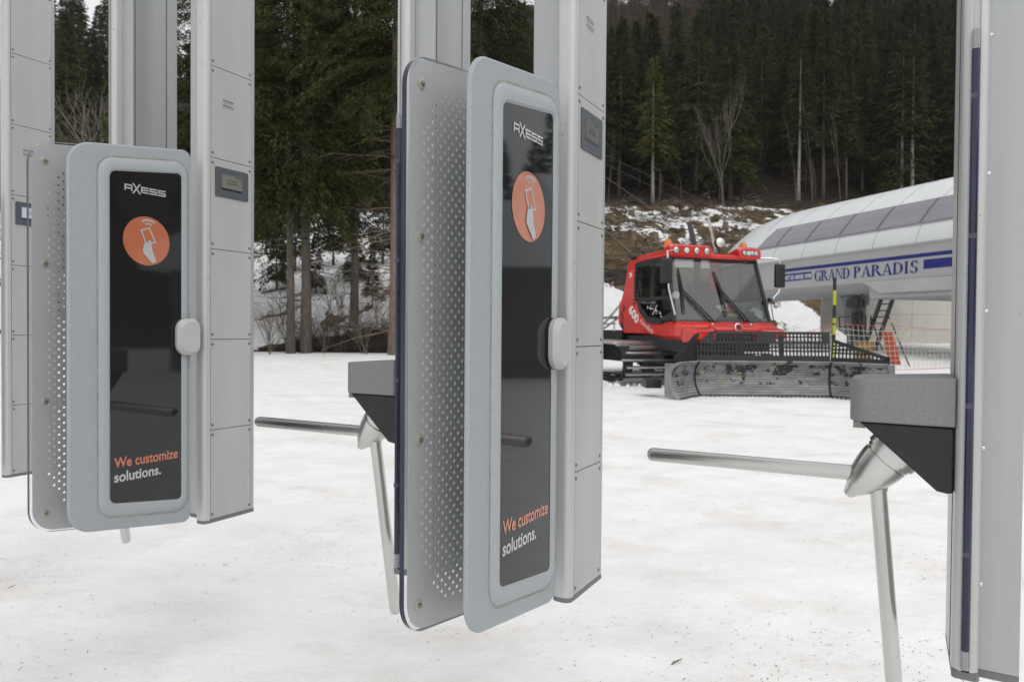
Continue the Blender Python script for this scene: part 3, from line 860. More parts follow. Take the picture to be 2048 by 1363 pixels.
def reader_gate(name, label, lcd='lcd'):
    t = thing(name, label, 'gate column', (0, 0, BASE), ROW, 'gate columns with card readers')
    # hanging post: nose profile and wider body behind it
    mb = MB()
    c = 0.018
    nose = []
    for k in range(6): a = R(180 + 18 * k); nose.append((-.053 + c + c * math.cos(a), -.008 + c + c * math.sin(a)))
    for k in range(6): a = R(270 + 18 * k); nose.append((-c + c * math.cos(a), -.008 + c + c * math.sin(a)))
    nose += [(0.0, .0155), (-.006, .0155), (-.006, .10), (-.053, .10)]
    mb.prism(nose, 'z', 0.008, TOP)
    mb.build("nose_profile", M['alu'], t, smooth=True)
    mb = MB()
    mb.prism([(-.137, .035), (-.0535, .035), (-.0535, .1005), (-.006, .1005), (-.006, .186), (0.0, .186), (0.0, .199), (-.137, .199)], 'z', 0.0085, TOP)
    mb.box(-.1372, -.1315, .06, .075, .02, TOP - .01)
    mb.build("post_body", M['alu_body'], t, bevel=.0015)
    mb = MB()
    mb.prism([(p[0] * .985, p[1] * .985) for p in nose[:12]] + [(0, .199), (-.137, .199), (-.137, .035), (-.053, .035)], 'z', -.004, .008)
    mb.build("end_cap", M['cap'], t)
    for j in range(len(JOINTS) - 1):
        z0, z1 = JOINTS[j] + (.010 if j == 0 else .0012), JOINTS[j + 1] - .0012
        mb = MB(); mb.box(-.0055, 0.0, .0175, .1845, z0, z1)
        if j == 4:
            for zz in (1.453, 1.471):
                mb.box(-.001, .0012, .065, .108, zz, zz + .0035, 2)
                mb.box(-.001, .0028, .065, .108, zz - .003, zz - .0002, 0)
        p = mb.build("side_panel", [M['panel'], M['gap'], M['screw_dark']], t)
        for u in (.024, .178):
            for zz in (z0 + .016, z1 - .016):
                s = MB(); s.lathe((0, u, zz), (1, 0, 0), [(-.001, .0050), (.0012, .0046), (.0018, .003)], 12)
                s.box(.0017, .0021, u - .0022, u + .0022, zz - .0006, zz + .0006, 1); s.box(.0017, .0021, u - .0006, u + .0006, zz - .0022, zz + .0022, 1)
                s.build("screw", [M['screw'], M['screw_dark']], p)
    # backing seen as the dark joints between the panels
    mb = MB(); mb.box(-.0062, -.0052, .0158, .1858, .012, TOP - .01); mb.build("joint_strip", M['gap'], t)
    # display
    mb = MB(); mb.prism(rrect(.033, .170, 1.133, 1.236, 1.133, 1.236, .005, .005, 4), 'x', .0002, .003)
    d = mb.build("display", M['bezel'], t)
    mb = MB(); mb.box(.002, .0034, .058, .143, 1.166, 1.214)
    sc = mb.build("screen", M[lcd], d)
    mb = MB(); mb.box(.0034, .0038, .058, .143, 1.159, 1.1662); mb.build("screen_bar", M['lcd_bar'], d)
    ink = M['lcd_text'] if lcd != 'lcd_off' else M['bezel']
    fit_text("screen_text", "Bienvenue", ink, on_plate(.0038, .084, 1.1925), .033, .0058, d)
    fit_text("screen_text", "dans les PDS", ink, on_plate(.0038, .078, 1.1825), .045, .0058, d)
    mb = MB()
    for k in range(6): mb.box(.0034, .0039, .112 + .0045 * k, .1152 + .0045 * k, 1.208, 1.2115)
    mb.build("screen_clock", M['lcd_text'], d)
    # moulded reader plate
    r0, r1 = -.035, -.023
    outl = plate_outline(0, PL, PR, .075, .03, 10)
    ins = plate_outline(.005, PL + .005, PR - .003, .071, .028, 10)
    mb = MB()
    n = len(outl)
    mb.add([(r0, *p) for p in ins], [tuple(range(n))[::-1]])
    ring(mb, ins, outl, r0, r0 + .004); ring(mb, outl, outl, r0 + .004, r1 - .004); ring(mb, outl, ins, r1 - .004, r1)
    mb.add([(r1, *p) for p in ins], [tuple(range(n))])
    pl = mb.build("reader_panel", M['plate'], t, smooth=True, angle=50)
    W = PR - PL
    ua, ub, uc, ud_ = PL + .215 * W, PL + .965 * W, PL + .305 * W, PL + .895 * W
    o3 = plate_outline(.040, ua, ub, .055, .045, 10)
    o2 = plate_outline(.046, ua + .006, ub - .005, .050, .041, 10)
    o1 = plate_outline(.056, ua + .014, ub - .010, .044, .036, 10)
    i1 = plate_outline(.076, uc - .008, ud_ + .006, .030, .020, 10)
    i2 = plate_outline(.083, uc, ud_, .020, .012, 10)
    mb = MB()
    o0 = plate_outline(.066, ua + .022, ub - .014, .038, .030, 10)
    ring(mb, o3, o2, r1 - .0005, r1 + .0040); ring(mb, o2, o1, r1 + .0040, r1 + .0070); ring(mb, o1, o0, r1 + .0070, r1 + .0078); ring(mb, o0, i1, r1 + .0078, r1 + .0072); ring(mb, i1, i2, r1 + .0072, r1 + .001)
    fr = mb.build("reader_frame", M['frame'], pl, smooth=True, angle=60)
    e3 = plate_outline(.036, ua - .004, ub + .002, .058, .047, 10)
    mb = MB(); ring(mb, e3, o3, r1 + .0006, r1 + .0006); mb.build("sealant_line", M['seal'], pl)
    mb = MB(); g2 = plate_outline(.081, uc - .002, ud_ + .002, .021, .013, 10)
    mb.add([(r1 + .0025, *p) for p in g2], [tuple(range(len(g2)))])
    gl = mb.build("reader_glass", M['glass'], pl)
    rp = r1 + .0035
    # maker's lettering on the glass
    mb = MB(); ux = PL + .412 * W; lw = .345 * W; zz = 1.100
    H_ = .0195; s = .0042; k = lw / 5.25
    def hb_(a, b, z, hh=s): mb.box(rp, rp + .0004, ux + a * k, ux + b * k, zz + z, zz + z + hh)
    def vb_(a, z0, z1, ww=.16): mb.box(rp + .0002, rp + .0006, ux + a * k, ux + (a + ww) * k, zz + z0, zz + z1)
    hb_(0, .95, H_ - s); vb_(0, 0, H_); vb_(.80, 0, H_); hb_(0, .95, H_ * .30)
    for (z0, z1) in ((-.006, H_ + .006), (H_ + .006, -.006)):
        mb.poly([(rp + .0003 + z0 * .01, ux + .93 * k, zz + z0), (rp + .0003 + z0 * .01, ux + 1.15 * k, zz + z0), (rp + .0003 + z0 * .01, ux + 2.02 * k, zz + z1), (rp + .0003 + z0 * .01, ux + 1.80 * k, zz + z1)][::1 if z1 > z0 else -1])
    a0 = 2.03
    hb_(a0, a0 + .98, H_ - s); hb_(a0, a0 + .98, H_ * .5 - s / 2); hb_(a0, a0 + .98, 0); vb_(a0, 0, H_)
    for a0 in (3.12, 4.22):
        hb_(a0, a0 + .98, H_ - s); hb_(a0, a0 + .98, H_ * .5 - s / 2); hb_(a0, a0 + .98, 0); vb_(a0, H_ * .5, H_); vb_(a0 + .82, 0, H_ * .5)
    mb.build("maker_lettering", M['print'], gl)
    # orange disc: hand holding a card
    cu_, cz = PL + .595 * W, .950; rad = .0775
    mb = MB(); mb.add([(rp, cu_ + rad * math.cos(R(6 * q)), cz + rad * math.sin(R(6 * q))) for q in range(60)], [tuple(range(60))])
    mb.build("orange_disc", M['orange'], gl)
    mb = MB()
    def P(x, y, l=1): return (rp + .0004 * l, cu_ + x * rad, cz + y * rad)
    def stroke(a, b, wd, l=1):
        d = Vector((b[0] - a[0], b[1] - a[1])).normalized(); nn = Vector((-d.y, d.x)) * wd / 2
        mb.poly([P(a[0] - nn.x, a[1] - nn.y, l), P(b[0] - nn.x, b[1] - nn.y, l), P(b[0] + nn.x, b[1] + nn.y, l), P(a[0] + nn.x, a[1] + nn.y, l)])
    card = [(-.26, .40), (.10, .54), (.36, .02), (.02, -.12)]
    stroke((-.29, .40), (.13, .56), .06, 1); stroke((.08, .56), (.37, -.02), .06, 2); stroke((.39, .0), (.16, -.08), .06, 3); stroke((-.26, .42), (-.04, -.10), .06, 4)
    mb.poly([P(*q, 5) for q in [(-.06, -.02), (.02, -.08), (.06, .04), (.14, .05), (.17, -.04), (.20, -.20), (.22, -.36), (.40, -.82), (.22, -.92), (-.18, -.50), (-.20, -.38), (-.14, -.12)]][::-1])
    for rr, wd in ((.34, .085), (.17, .065)):
        arc = [(.06 + rr * math.cos(R(a)), .62 + rr * math.sin(R(a)) * .72 - (.34 - rr) * .12) for a in range(38, 143, 8)]
        for q in range(len(arc) - 1): stroke(arc[q], arc[q + 1], wd, 1 + q % 2)
    mb.build("hand_symbol", M['print'], gl)
    fit_text("slogan", "We customize", M['orange'], on_plate(rp, PL + .330 * W, .2400), .535 * W, .0325, gl, bold=.025)
    fit_text("slogan", "solutions.", M['print'], on_plate(rp, PL + .330 * W, .1955), .385 * W, .0325, gl, bold=.025)
    # rounded cover between plate and post
    mb = MB()
    co = rrect(-.106, -.022, .582, .706, .582, .706, .038, .030, 8)
    ci = rrect(-.096, -.030, .594, .694, .594, .694, .030, .022, 8)
    ring(mb, co, co, r1 - .02, r1 + .018); ring(mb, co, ci, r1 + .018, r1 + .032)
    mb.add([(r1 + .032, *p) for p in ci], [tuple(range(len(ci)))])
    mb.build("plate_cover", M['latch'], t, smooth=True, angle=50)
    mb = MB(); mb.prism(rrect(-.108, -.024, .581, .707, .581, .707, .040, .03, 8), 'x', r1, r1 + .007)
    mb.build("cover_gasket", M['black'], t, smooth=True)
    # acrylic shield with perforated sheet on the other side of the post
    SL = -.485 - PL
    ra, rb = -.152, -.140
    so = [(p[0] + SL, p[1]) for p in plate_outline(-.004, PL, PR + .02, .075, .03, 10)]
    mb = MB(); n = len(so)
    mb.add([(rb, *p) for p in so], [tuple(range(n))]); mb.add([(ra, *p) for p in so], [tuple(range(n))[::-1]])
    vs_ = [(ra, *p) for p in so] + [(rb, *p) for p in so]
    for k in range(n):
        q = (k + 1) % n; end = abs(so[k][0] - so[q][0]) > abs(so[k][1] - so[q][1]) * 1.2
        mb.add([vs_[k], vs_[q], vs_[n + q], vs_[n + k]], [(0, 1, 2, 3)], 2 if end else 1)
    sh = mb.build("acrylic_shield", [M['acrylic'], M['navy'], M['acrylic_end']], t, smooth=True, angle=40)
    # perforated sheet, hole by hole
    PP = plate_outline(.003, PL + .006, PR + .02, .070, .02, 10)
    PP = [(p[0] + SL, p[1]) for p in PP]
    def tri_zb(u): return 0.070 + (0.012 - 0.070) * (u - SL - PL) / (PR - PL)
    def tri_zt(u): return 1.213 + (1.276 - 1.213) * (u - SL - PL) / (PR - PL)
    u0, u1, mg = PL + SL + .044, PR + SL - .012, .043
    nc, nr = 24, 46
    mb = MB(); rs_ = rb + .0025
    cw = (u1 - u0) / nc
    for i in range(nc):
        ua_, ub_ = u0 + cw * i, u0 + cw * (i + 1); uc_ = (ua_ + ub_) / 2
        def zz_(u, f): a_, b_ = tri_zb(u) + mg, tri_zt(u) - mg; return a_ + (b_ - a_) * f
        off = .5 if i % 2 else 0
        for j in range(nr + (1 if off else 0)):
            f0, f1 = max(0, (j - off) / nr), min(1, (j + 1 - off) / nr)
            q = [(ua_, zz_(ua_, f0)), (ub_, zz_(ub_, f0)), (ub_, zz_(ub_, f1)), (ua_, zz_(ua_, f1))]
            full = (f1 - f0) * nr > .9
            corner = i < 5 and (j > nr - (5 - i) * 1 or j < (5 - i) * 1) or (i == 0 and j % 12 < 2)
            if not full or corner:
                mb.add([(rs_, *p) for p in q], [(0, 1, 2, 3)]); continue
            zc = zz_(uc_, (f0 + f1) / 2); hr = .0040
            oc = [(uc_ + hr * math.cos(R(22.5 + 45 * k - 180)), zc + hr * math.sin(R(22.5 + 45 * k - 180))) for k in range(8)]
            mb.add([(rs_, *p) for p in q + oc], [(0, 5, 4), (0, 1, 6, 5), (1, 7, 6), (1, 2, 8, 7), (2, 9, 8), (2, 3, 10, 9), (3, 11, 10), (3, 0, 4, 11)])
    # plain border round the holes
    inner = []
    cor = [(u0, tri_zb(u0) + mg), (u1, tri_zb(u1) + mg), (u1, tri_zt(u1) - mg), (u0, tri_zt(u0) - mg)]
    for c4 in cor: inner += [c4] * 11
    ring(mb, PP, inner, rs_, rs_)
    pf = mb.build("perforated_sheet", M['perf'], sh)
    sol = pf.modifiers.new("thickness", 'SOLIDIFY'); sol.thickness = .002; sol.offset = 1
    for zz in (.118, .452, .862, 1.166):
        mb = MB(); ub0 = PL + SL + .040
        mb.lathe((rs_ + .0005, ub0, zz), (1, 0, 0), [(-.012, .004), (0, .0115), (.0035, .0115), (.005, .008)], 18)
        mb.lathe((rs_ + .0055, ub0, zz), (1, 0, 0), [(-.001, .0055), (.002, .0055), (.0032, .0035)], 12, 1)
        mb.build("bolt", [M['bolt'], M['screw']], sh, smooth=True)
    return t

g1 = reader_gate("reader_gate", 'tall grey gate column at the centre with dim display, its reader glass seen obliquely', 'lcd_off')
g1.location = (.152, 1.693, BASE)
def with_screen(src, lab, loc, lcd):
    c = copy_tree(src); c.location = loc; c["label"] = lab
    for d in kids(c):
        if d.name.startswith("display"):
            for e in kids(d):
                if e.name.startswith("screen") and not e.name.startswith(("screen_bar", "screen_text", "screen_clock")):
                    e.data = e.data.copy(); e.data.materials[0] = M[lcd]
                if e.name.startswith("screen_text"):
                    e.data = e.data.copy(); e.data.materials[0] = M['lcd_text']
    return c
with_screen(g1, 'grey gate column left of centre with grey display and black reader glass facing the camera', (-1.052, 2.350, BASE), 'lcd')
g3 = with_screen(g1, 'grey gate column at the left edge of the photo with a pale display', (-2.254, 3.049, BASE), 'lcd_lit')
for d in kids(g3):
    if d.name.startswith(("plate_cover", "cover_gasket")): bpy.data.objects.remove(d)

# ------------------------------------------------------------------ turnstiles
def turnstile(name, label):
    t = thing(name, label, 'turnstile', (0, 0, BASE), ROW, 'turnstile posts with two steel arms')
    c = 0.016
    mb = MB(); nose = []
    for k in range(6): a = R(180 + 18 * k); nose.append((c + c * math.cos(a), -.008 + c + c * math.sin(a)))
    nose += [(.012, -.008), (.012, -.004), (.030, -.004), (.030, -.008)]
    for k in range(6): a = R(270 + 18 * k); nose.append((.045 - c + c * math.cos(a), -.008 + c + c * math.sin(a)))
    nose += [(.045, .20), (0.0, .20)]
    mb.prism(nose, 'z', .010, TOP); mb.build("nose_profile", M['alu'], t, smooth=True)
    mb = MB(); mb.box(.0455, .112, .022, .199, .0095, TOP)
    mb.box(.112, .1135, .033, .150, .012, TOP - .02)
    b = mb.build("post_body", M['alu_body'], t, bevel=.0012)
    mb = MB()
    for u in (.030, .1535): mb.box(.1115, .1126, u, u + .0025, .012, TOP - .02)
    mb.build("groove", M['gap'], b)
    mb = MB(); mb.box(-.0012, .0, .050, .0515, .012, TOP - .02); mb.build("groove", M['gap'], b)
    for zz in np.arange(.18, 1.5, .27):
        s = MB(); s.lathe((.0475, .022, zz), (0, -1, 0), [(0, .004), (.003, .0035), (.004, .002)], 10); s.build("screw", M['chrome'], b)
    mb = MB(); mb.prism([(0, .2), (0, -.002), (.006, -.008), (.040, -.008), (.046, .0), (.046, .0215), (.112, .0215), (.112, .2)], 'z', -.006, .0092)
    mb.build("end_cap", M['cap'], t)
    # edge-on acrylic strip in the nose
    mb = MB()
    def prof(z0, z1, mi): mb.prism([(.014, -.004), (.014, -.019), (.017, -.022), (.024, -.022), (.027, -.019), (.027, -.004)], 'z', z0, z1, mi)
    prof(.055, 1.225, 0); prof(.018, .0548, 1); prof(1.2252, 1.262, 1)
    for zz in (.24, .53, .86, 1.13): mb.box(.0139, .0271, -.0223, -.015, zz, zz + .010, 2)
    mb.build("acrylic_strip", [M['navy'], M['acrylic_end'], M['navy_light']], t)
    # housing
    mb = MB()
    pts_ = rrect(-.190, -.0006, -.006, .19, -.006, .19, .034, .004, 8)
    n = len(pts_)
    top = lambda r: .587 + (.587 - .578) / .19 * r
    mb.add([(p[0], p[1], .489) for p in pts_] + [(p[0], p[1], top(p[0])) for p in pts_],
           [tuple(range(n))[::-1], tuple(range(n, 2 * n))] + [(i, (i + 1) % n, n + (i + 1) % n, n + i) for i in range(n)])
    hs_ = mb.build("housing", M['box'], t, bevel=.006, seg=3)
    mb = MB(); mb.box(-.183, -.160, .010, .045, .474, .4885); mb.build("hinge_block", M['screw'], hs_, bevel=.001)
    mb = MB(); mb.prism([(-.172, .4885), (-.001, .4885), (-.001, .356), (-.012, .354), (-.030, .357)], 'y', .004, .172)
    wd = mb.build("drive_wedge", M['black'], t, bevel=.005)
    # hub and arms
    d = Vector((-.66, 0, -.75)).normalized()
    c0 = Vector((-.106, .075, .4185))
    mb = MB(); mb.lathe(c0, d, [(-.01, .054), (.010, .054), (.011, .049), (.019, .049), (.0195, .044), (.024, .044)], 32)
    mb.build("hub_flange", M['steel'], t, smooth=True, angle=25)
    mb = MB(); mb.lathe(c0 + d * .0245, d, [(0, .048), (.012, .0475), (.035, .044), (.06, .037), (.082, .027), (.098, .0165), (.108, .012), (.112, .0095)], 32)
    hub = mb.build("hub", M['steel'], t, smooth=True)
    def arm(a, b):
        a, b = Vector(a), Vector(b); dd = (b - a).normalized(); r = .0168
        L = (b - a).length
        m_ = MB(); m_.lathe(a, dd, [(0, .021), (.010, .019), (.016, r), (L - .014, r), (L - .006, r * .86), (L - .001, r * .5), (L, r * .1)], 24)
        m_.build("arm", M['steel'], t, smooth=True, angle=60)
    arm((-.158, .075, .366), (-.655, .075, .362))
    arm((-.136, .075, .345), (-.092, .120, -.185))
    return t
t1 = turnstile("turnstile", 'large turnstile in the right foreground with a grey box and brushed steel arms')
t1.location = (.882, 1.352, BASE)
for loc, lab in (((-.325, 1.905, BASE), 'turnstile half hidden behind the central perforated shield, its steel arm reaching left'),
                 ((-1.511, 2.562, BASE), 'turnstile behind the left reader, only its post above and arm tip below showing')):
    c = copy_tree(t1); c.location = loc; c["label"] = lab

# ------------------------------------------------------------------ snow groomer
GZ = H(4.66, 15.75) + 0.0
GR = math.atan2(-.951, .309)
GS = 1.0
gm = thing("snow_groomer", 'red snow groomer with a black and silver front blade parked on the snow', 'snow groomer', (4.66, 15.75, GZ), GR)
gx = Matrix.Translation((4.66, 15.75, GZ)) @ Matrix.Rotation(GR, 4, 'Z')
gx = gx @ Matrix.Scale(GS, 4)
gm.scale = (GS, GS, GS)
gxi = gx.inverted()

def loft(mb, secs, mi=0):
    n = len(secs[0]); vs = [p for s_ in secs for p in s_]; fs = []
    for i in range(len(secs) - 1):
        for k in range(n):
            q = (k + 1) % n; fs.append((i * n + k, i * n + q, (i + 1) * n + q, (i + 1) * n + k))
    fs.append(tuple(range(n))[::-1]); fs.append(tuple(range((len(secs) - 1) * n, len(secs) * n)))
    mb.add(vs, fs, mi)

# tracks
def track(side):
    y0, y1 = (-2.10, -.68) if side < 0 else (.68, 2.10)
    xf_, xb, zc, r = -.95, -4.5, .50, .44
    path = []
    nst = 15
    for k in range(nst): path.append((xf_ + (xb - xf_) * k / nst, zc + r + .02 * math.sin(math.pi * k / nst)))
    for k in range(9): a = R(90 + 180 * k / 9); path.append((xb + r * math.cos(a), zc + r * math.sin(a)))
    for k in range(nst): path.append((xb + (xf_ - xb) * k / nst, zc - r))
    for k in range(9): a = R(-90 + 180 * k / 9); path.append((xf_ + r * math.cos(a), zc + r * math.sin(a)))
    n = len(path)
    mb = MB()
    for b0, b1 in ((y0 + .05, y0 + .30), (y0 + .55, y0 + .87), (y1 - .30, y1 - .05)):   # belts
        vs, fs = [], []
        for i, (x, z) in enumerate(path):
            nx_, nz_ = (x - max(min(x, xf_), xb)), (z - zc)
            L = math.hypot(nx_, nz_); k = (L - .03) / L
            ix, iz = (x - nx_ + nx_ * k, zc + nz_ * k)
            vs += [(x, b0, z), (x, b1, z), (ix, b1, iz), (ix, b0, iz)]
        for i in range(n):
            j = (i + 1) % n
            for a in range(4):
                b_ = (a + 1) % 4
                fs.append((i * 4 + a, i * 4 + b_, j * 4 + b_, j * 4 + a))
        mb.add(vs, fs)
    t = mb.build("track", M['rubber'], gm)
    mb = MB()
    rg = random.Random(side + 5)
    for i, (x, z) in enumerate(path):
        cx = max(min(x, xf_), xb); d = Vector((x - cx, 0, z - zc)).normalized(); tn = Vector((-d.z, 0, d.x))
        p = Vector((x, 0, z)); w_ = .030; h_ = .075
        jit = rg.choice((0, .0, .12, .26)) if z < .9 else 0
        a0, a1 = (y0 + jit, y1) if side < 0 else (y0, y1 - jit)
        q = []
        for yy in (a0, a1):
            for (u_, v_) in ((-w_, 0), (w_, 0), (w_ * .6, h_), (-w_ * .6, h_)):
                v = p + tn * u_ + d * v_; q.append((v.x, yy, v.z))
        mb.add(q, [(0, 1, 2, 3), (7, 6, 5, 4), (0, 4, 5, 1), (1, 5, 6, 2), (2, 6, 7, 3), (3, 7, 4, 0)])
    mb.build("cross_bar", M['bar'], t)["kind"] = "stuff"
    for k in range(5):
        x = xf_ - .02 - k * .87; rr = .33 if k in (0, 4) else .30
        ww = MB()
        for yw in (y0 + .34, y1 - .5):
            ww.lathe((x, yw, zc - .05), (0, 1, 0), [(0, rr * .45), (.0, rr * .9), (.03, rr), (.16, rr), (.19, rr * .9), (.19, rr * .45), (.12, rr * .4)], 20)
        ww.build("road_wheel", M['rubber'], t, smooth=True, angle=30)
    return t
track(-1); track(1)
mb = MB()
mb.box(-4.6, .3, -.62, .62, .42, 1.0); mb.box(-4.7, -2.2, -1.25, 1.25, .98, 1.28); mb.box(-2.3, .55, -1.12, 1.12, .80, 1.16)
mb.build("chassis", M['trim'], gm, bevel=.02)

# red lower body, built as sections along the vehicle
def sec(x, zb, zt, hw, ch=.10, tuck=.12):
    return [(x, -hw + tuck, zb), (x, hw - tuck, zb), (x, hw, zb + ch), (x, hw, zt - ch * .6), (x, hw - ch * .6, zt), (x, -hw + ch * .6, zt), (x, -hw, zt - ch * .6), (x, -hw, zb + ch)]
mb = MB()
loft(mb, [sec(-2.35, 1.32, 1.78, 1.16), sec(-1.9, 1.20, 1.66, 1.20), sec(-.9, 1.13, 1.44, 1.22), sec(-.2, 1.06, 1.46, 1.24), sec(.34, 1.06, 1.49, 1.29), sec(.50, 1.06, 1.44, 1.29), sec(.62, 1.08, 1.38, 1.26)])
for sg in (-1, 1):                     # front wings, with the opening for the blade arms between
    a = [sec(.62, 1.01, 1.36, .34, .05, .03), sec(.88, 1.04, 1.32, .30, .05, .03), sec(1.02, 1.09, 1.27, .24, .04, .02)]
    loft(mb, [[(p[0], p[1] + sg * .90, p[2]) for p in s_] for s_ in a])
loft(mb, [sec(.62, 1.25, 1.38, .60, .03, .02), sec(.84, 1.25, 1.35, .58, .03, .02), sec(.90, 1.26, 1.32, .55, .02, .02)])
body = mb.build("body", M['red'], gm, bevel=.03, seg=3)
mb = MB(); mb.box(.60, .66, -.58, .58, .96, 1.30); mb.build("arm_recess", M['trim'], body)
for sg in (-1, 1):
    mb = MB(); mb.lathe((1.0, sg * 1.06, 1.165), (1, 0, 0), [(0, .052), (.03, .05), (.04, .03)], 12); mb.build("indicator", M['amber'], body, smooth=True)
    mb = MB(); mb.lathe((.64, sg * .50, 1.41), (1, 0, 0), [(0, .03), (.035, .03), (.04, .02)], 12); mb.build("washer_nozzle", M['chrome'], body, smooth=True)
# maker's round badge
mb = MB(); mb.lathe((.905, 0, 1.34), (1, 0, .25), [(-.03, .105), (.012, .105), (.016, .095)], 28); bd = mb.build("badge", M['chrome'], body, smooth=True, angle=30)
mb = MB(); mb.lathe((.925, 0, 1.345), (1, 0, .25), [(-.01, .092), (.001, .092)], 28); mb.build("badge_field", M['red'], bd)
mb = MB()
for s1 in (-1, 1): mb.tube([(.936, -.055, 1.343 - .05 * s1), (.93, .055, 1.343 + .05 * s1)], .014, 6)
mb.build("badge_cross", M['trim'], bd)

# cab: roof, pillars, glazing
fb = lambda y: (.36, y, 1.46); ftp = lambda y: (-.10, y, 2.92)
cab = MB()
roof = [sec(.02, 2.93, 3.02, 1.16, .04, .05), sec(-.25, 2.93, 3.10, 1.20, .06, .05), sec(-1.5, 2.93, 3.12, 1.17, .06, .05), sec(-1.86, 2.90, 3.04, 1.12, .05, .05)]
loft(cab, roof)
for sg in (-1, 1):                     # swept rear quarter panels
    pp = [(-1.88, 3.0), (-1.52, 3.0), (-1.60, 2.5), (-1.55, 2.05), (-1.36, 1.72), (-.95, 1.45), (-.55, 1.36), (-.55, 1.2), (-2.1, 1.2), (-2.42, 1.45), (-2.40, 1.85), (-2.12, 2.3)]
    cab.prism(pp, 'y', sg * 1.165, sg * 1.225)
cabo = cab.build("cab", M['red'], gm, bevel=.018)
mb = MB()
for sg in (-1, 1):                     # black A pillars and windscreen surround
    mb.tube([(.34, sg * 1.25, 1.47), (-.10, sg * 1.165, 2.94)], [.055, .05], 6)
    for k in range(11): z = 1.9 + .095 * k; mb.box(-1.62 + .008 * k, -1.50, sg * 1.17, sg * 1.235, z, z + .055)
mb.tube([(.35, -1.26, 1.475), (.35, 1.26, 1.475)], .045, 6); mb.tube([(-.10, -1.17, 2.93), (-.10, 1.17, 2.93)], .035, 6)
mb.box(-1.88, -1.80, -1.1, 1.1, 1.6, 1.95); mb.box(-1.88, -1.82, -.05, .05, 1.9, 2.95)
mb.build("window_surround", M['trim'], cabo)
def pane_ring(mb, outer, inner, y0, y1):
    n = len(outer)
    for (A, B, y) in ((outer, inner, y0), (outer, inner, y1)):
        vs = [(p[0], y, p[1]) for p in A] + [(p[0], y, p[1]) for p in B]
        mb.add(vs, [(i, (i + 1) % n, n + (i + 1) % n, n + i) for i in range(n)])
    vs = [(p[0], y0, p[1]) for p in inner] + [(p[0], y1, p[1]) for p in inner]
    mb.add(vs, [(i, (i + 1) % n, n + (i + 1) % n, n + i) for i in range(n)])
for sg in (-1, 1):
    outer = [(-1.53, 2.93), (-.10, 2.93), (.10, 2.30), (.33, 1.58), (-.30, 1.40), (-.95, 1.46), (-1.36, 1.74), (-1.60, 2.4)]
    inner = [(-1.43, 2.82), (-.19, 2.82), (-.02, 2.28), (.16, 1.70), (-.30, 1.55), (-.90, 1.60), (-1.26, 1.84), (-1.48, 2.4)]
    mb = MB(); pane_ring(mb, outer, inner, sg * 1.175, sg * 1.215)
    mb.prism([(-1.50, 1.98), (.07, 1.98), (.05, 2.06), (-1.50, 2.06)], 'y', sg * 1.178, sg * 1.212)
    mb.prism([(-.72, 2.05), (-.66, 2.05), (-.66, 2.84), (-.72, 2.84)], 'y', sg * 1.180, sg * 1.210)
    dr = mb.build("door", M['trim'], gm)
    mb = MB(); mb.prism(inner, 'y', sg * 1.188, sg * 1.196); mb.build("door_glass", M['sidewindow'], dr)
    mb = MB(); mb.box(-.42, -.22, sg * 1.215, sg * 1.25, 1.44, 1.50); mb.build("handle", M['trim'], dr, bevel=.01)
    if sg < 0:
        mb = MB(); rg = random.Random(3)
        for k in range(34):
            u = rg.uniform(0, 1); x = -.98 + .72 * u; z = 1.86 - .26 * u + rg.gauss(0, .03)
            mb.box(x, x + rg.uniform(.015, .05), -1.2175, -1.2165, z, z + rg.uniform(.008, .022))
        mb.tube([(-.68, -1.217, 1.64), (-.48, -1.217, 1.86)], .010, 4)
        mb.build("door_lettering", M['white'], dr)
        mb = MB()
        for (pa) in ([(-2.2, 1.72), (-2.05, 1.80), (-2.12, 1.95)], [(-2.30, 1.36), (-2.06, 1.30), (-2.20, 1.55)], [(-2.28, 1.66), (-2.1, 1.52), (-2.22, 1.78)]):
            mb.prism(pa, 'y', -1.229, -1.222)
        mb.build("air_intake", M['trim'], cabo)
mb = MB(); mb.poly([fb(-1.22), fb(1.22), ftp(1.14), ftp(-1.14)]); ws = mb.build("windscreen", M['windscreen'], gm)
# cab interior
mb = MB(); mb.box(-1.7, .28, -1.1, 1.1, 1.46, 1.56); mb.box(-.15, .26, -1.1, .9, 1.56, 1.72)
mb.box(-.30, -.20, -.18, .22, 1.85, 2.22); mb.tube([(-.2, .02, 1.6), (-.25, .02, 1.9)], .03, 6)
mb.build("dashboard", M['interior'], gm)
for yy in (-.45, .62):
    mb = MB(); mb.box(-1.35, -.8, yy - .27, yy + .27, 1.56, 1.80); mb.box(-1.45, -1.28, yy - .27, yy + .27, 1.78, 2.30); mb.box(-1.44, -1.33, yy - .14, yy + .14, 2.32, 2.52)
    mb.build("seat", M['interior'], gm, bevel=.05)
def ws_pt(u, v, off=-.03):             # u across (vehicle left +), v up the glass
    y = u * (1.22 - .08 * v); return (.36 - .46 * v + off, y, 1.46 + 1.46 * v + off * .3)
def ws_sheet(name, pts, m, off=-.03):
    mb = MB(); mb.poly([ws_pt(u, v, off) for u, v in pts]); return mb.build(name, m, ws)
nt_ = ws_sheet("notice", [(-.10, .27), (.10, .11), (.38, .10), (.22, .29)], M['paper'])
ws_sheet("notice", [(.07, .28), (.19, .16), (.36, .15), (.22, .29)], M['redpaper'], -.026)
ws_sheet("notice", [(.07, .15), (.11, .105), (.38, .095), (.35, .14)], M['yellowpaper'], -.022)
ws_sheet("paper", [(.62, .24), (.70, .17), (.92, .05), (.96, .20), (.86, .22), (.80, .27), (.66, .20)], M['paper'], -.05)
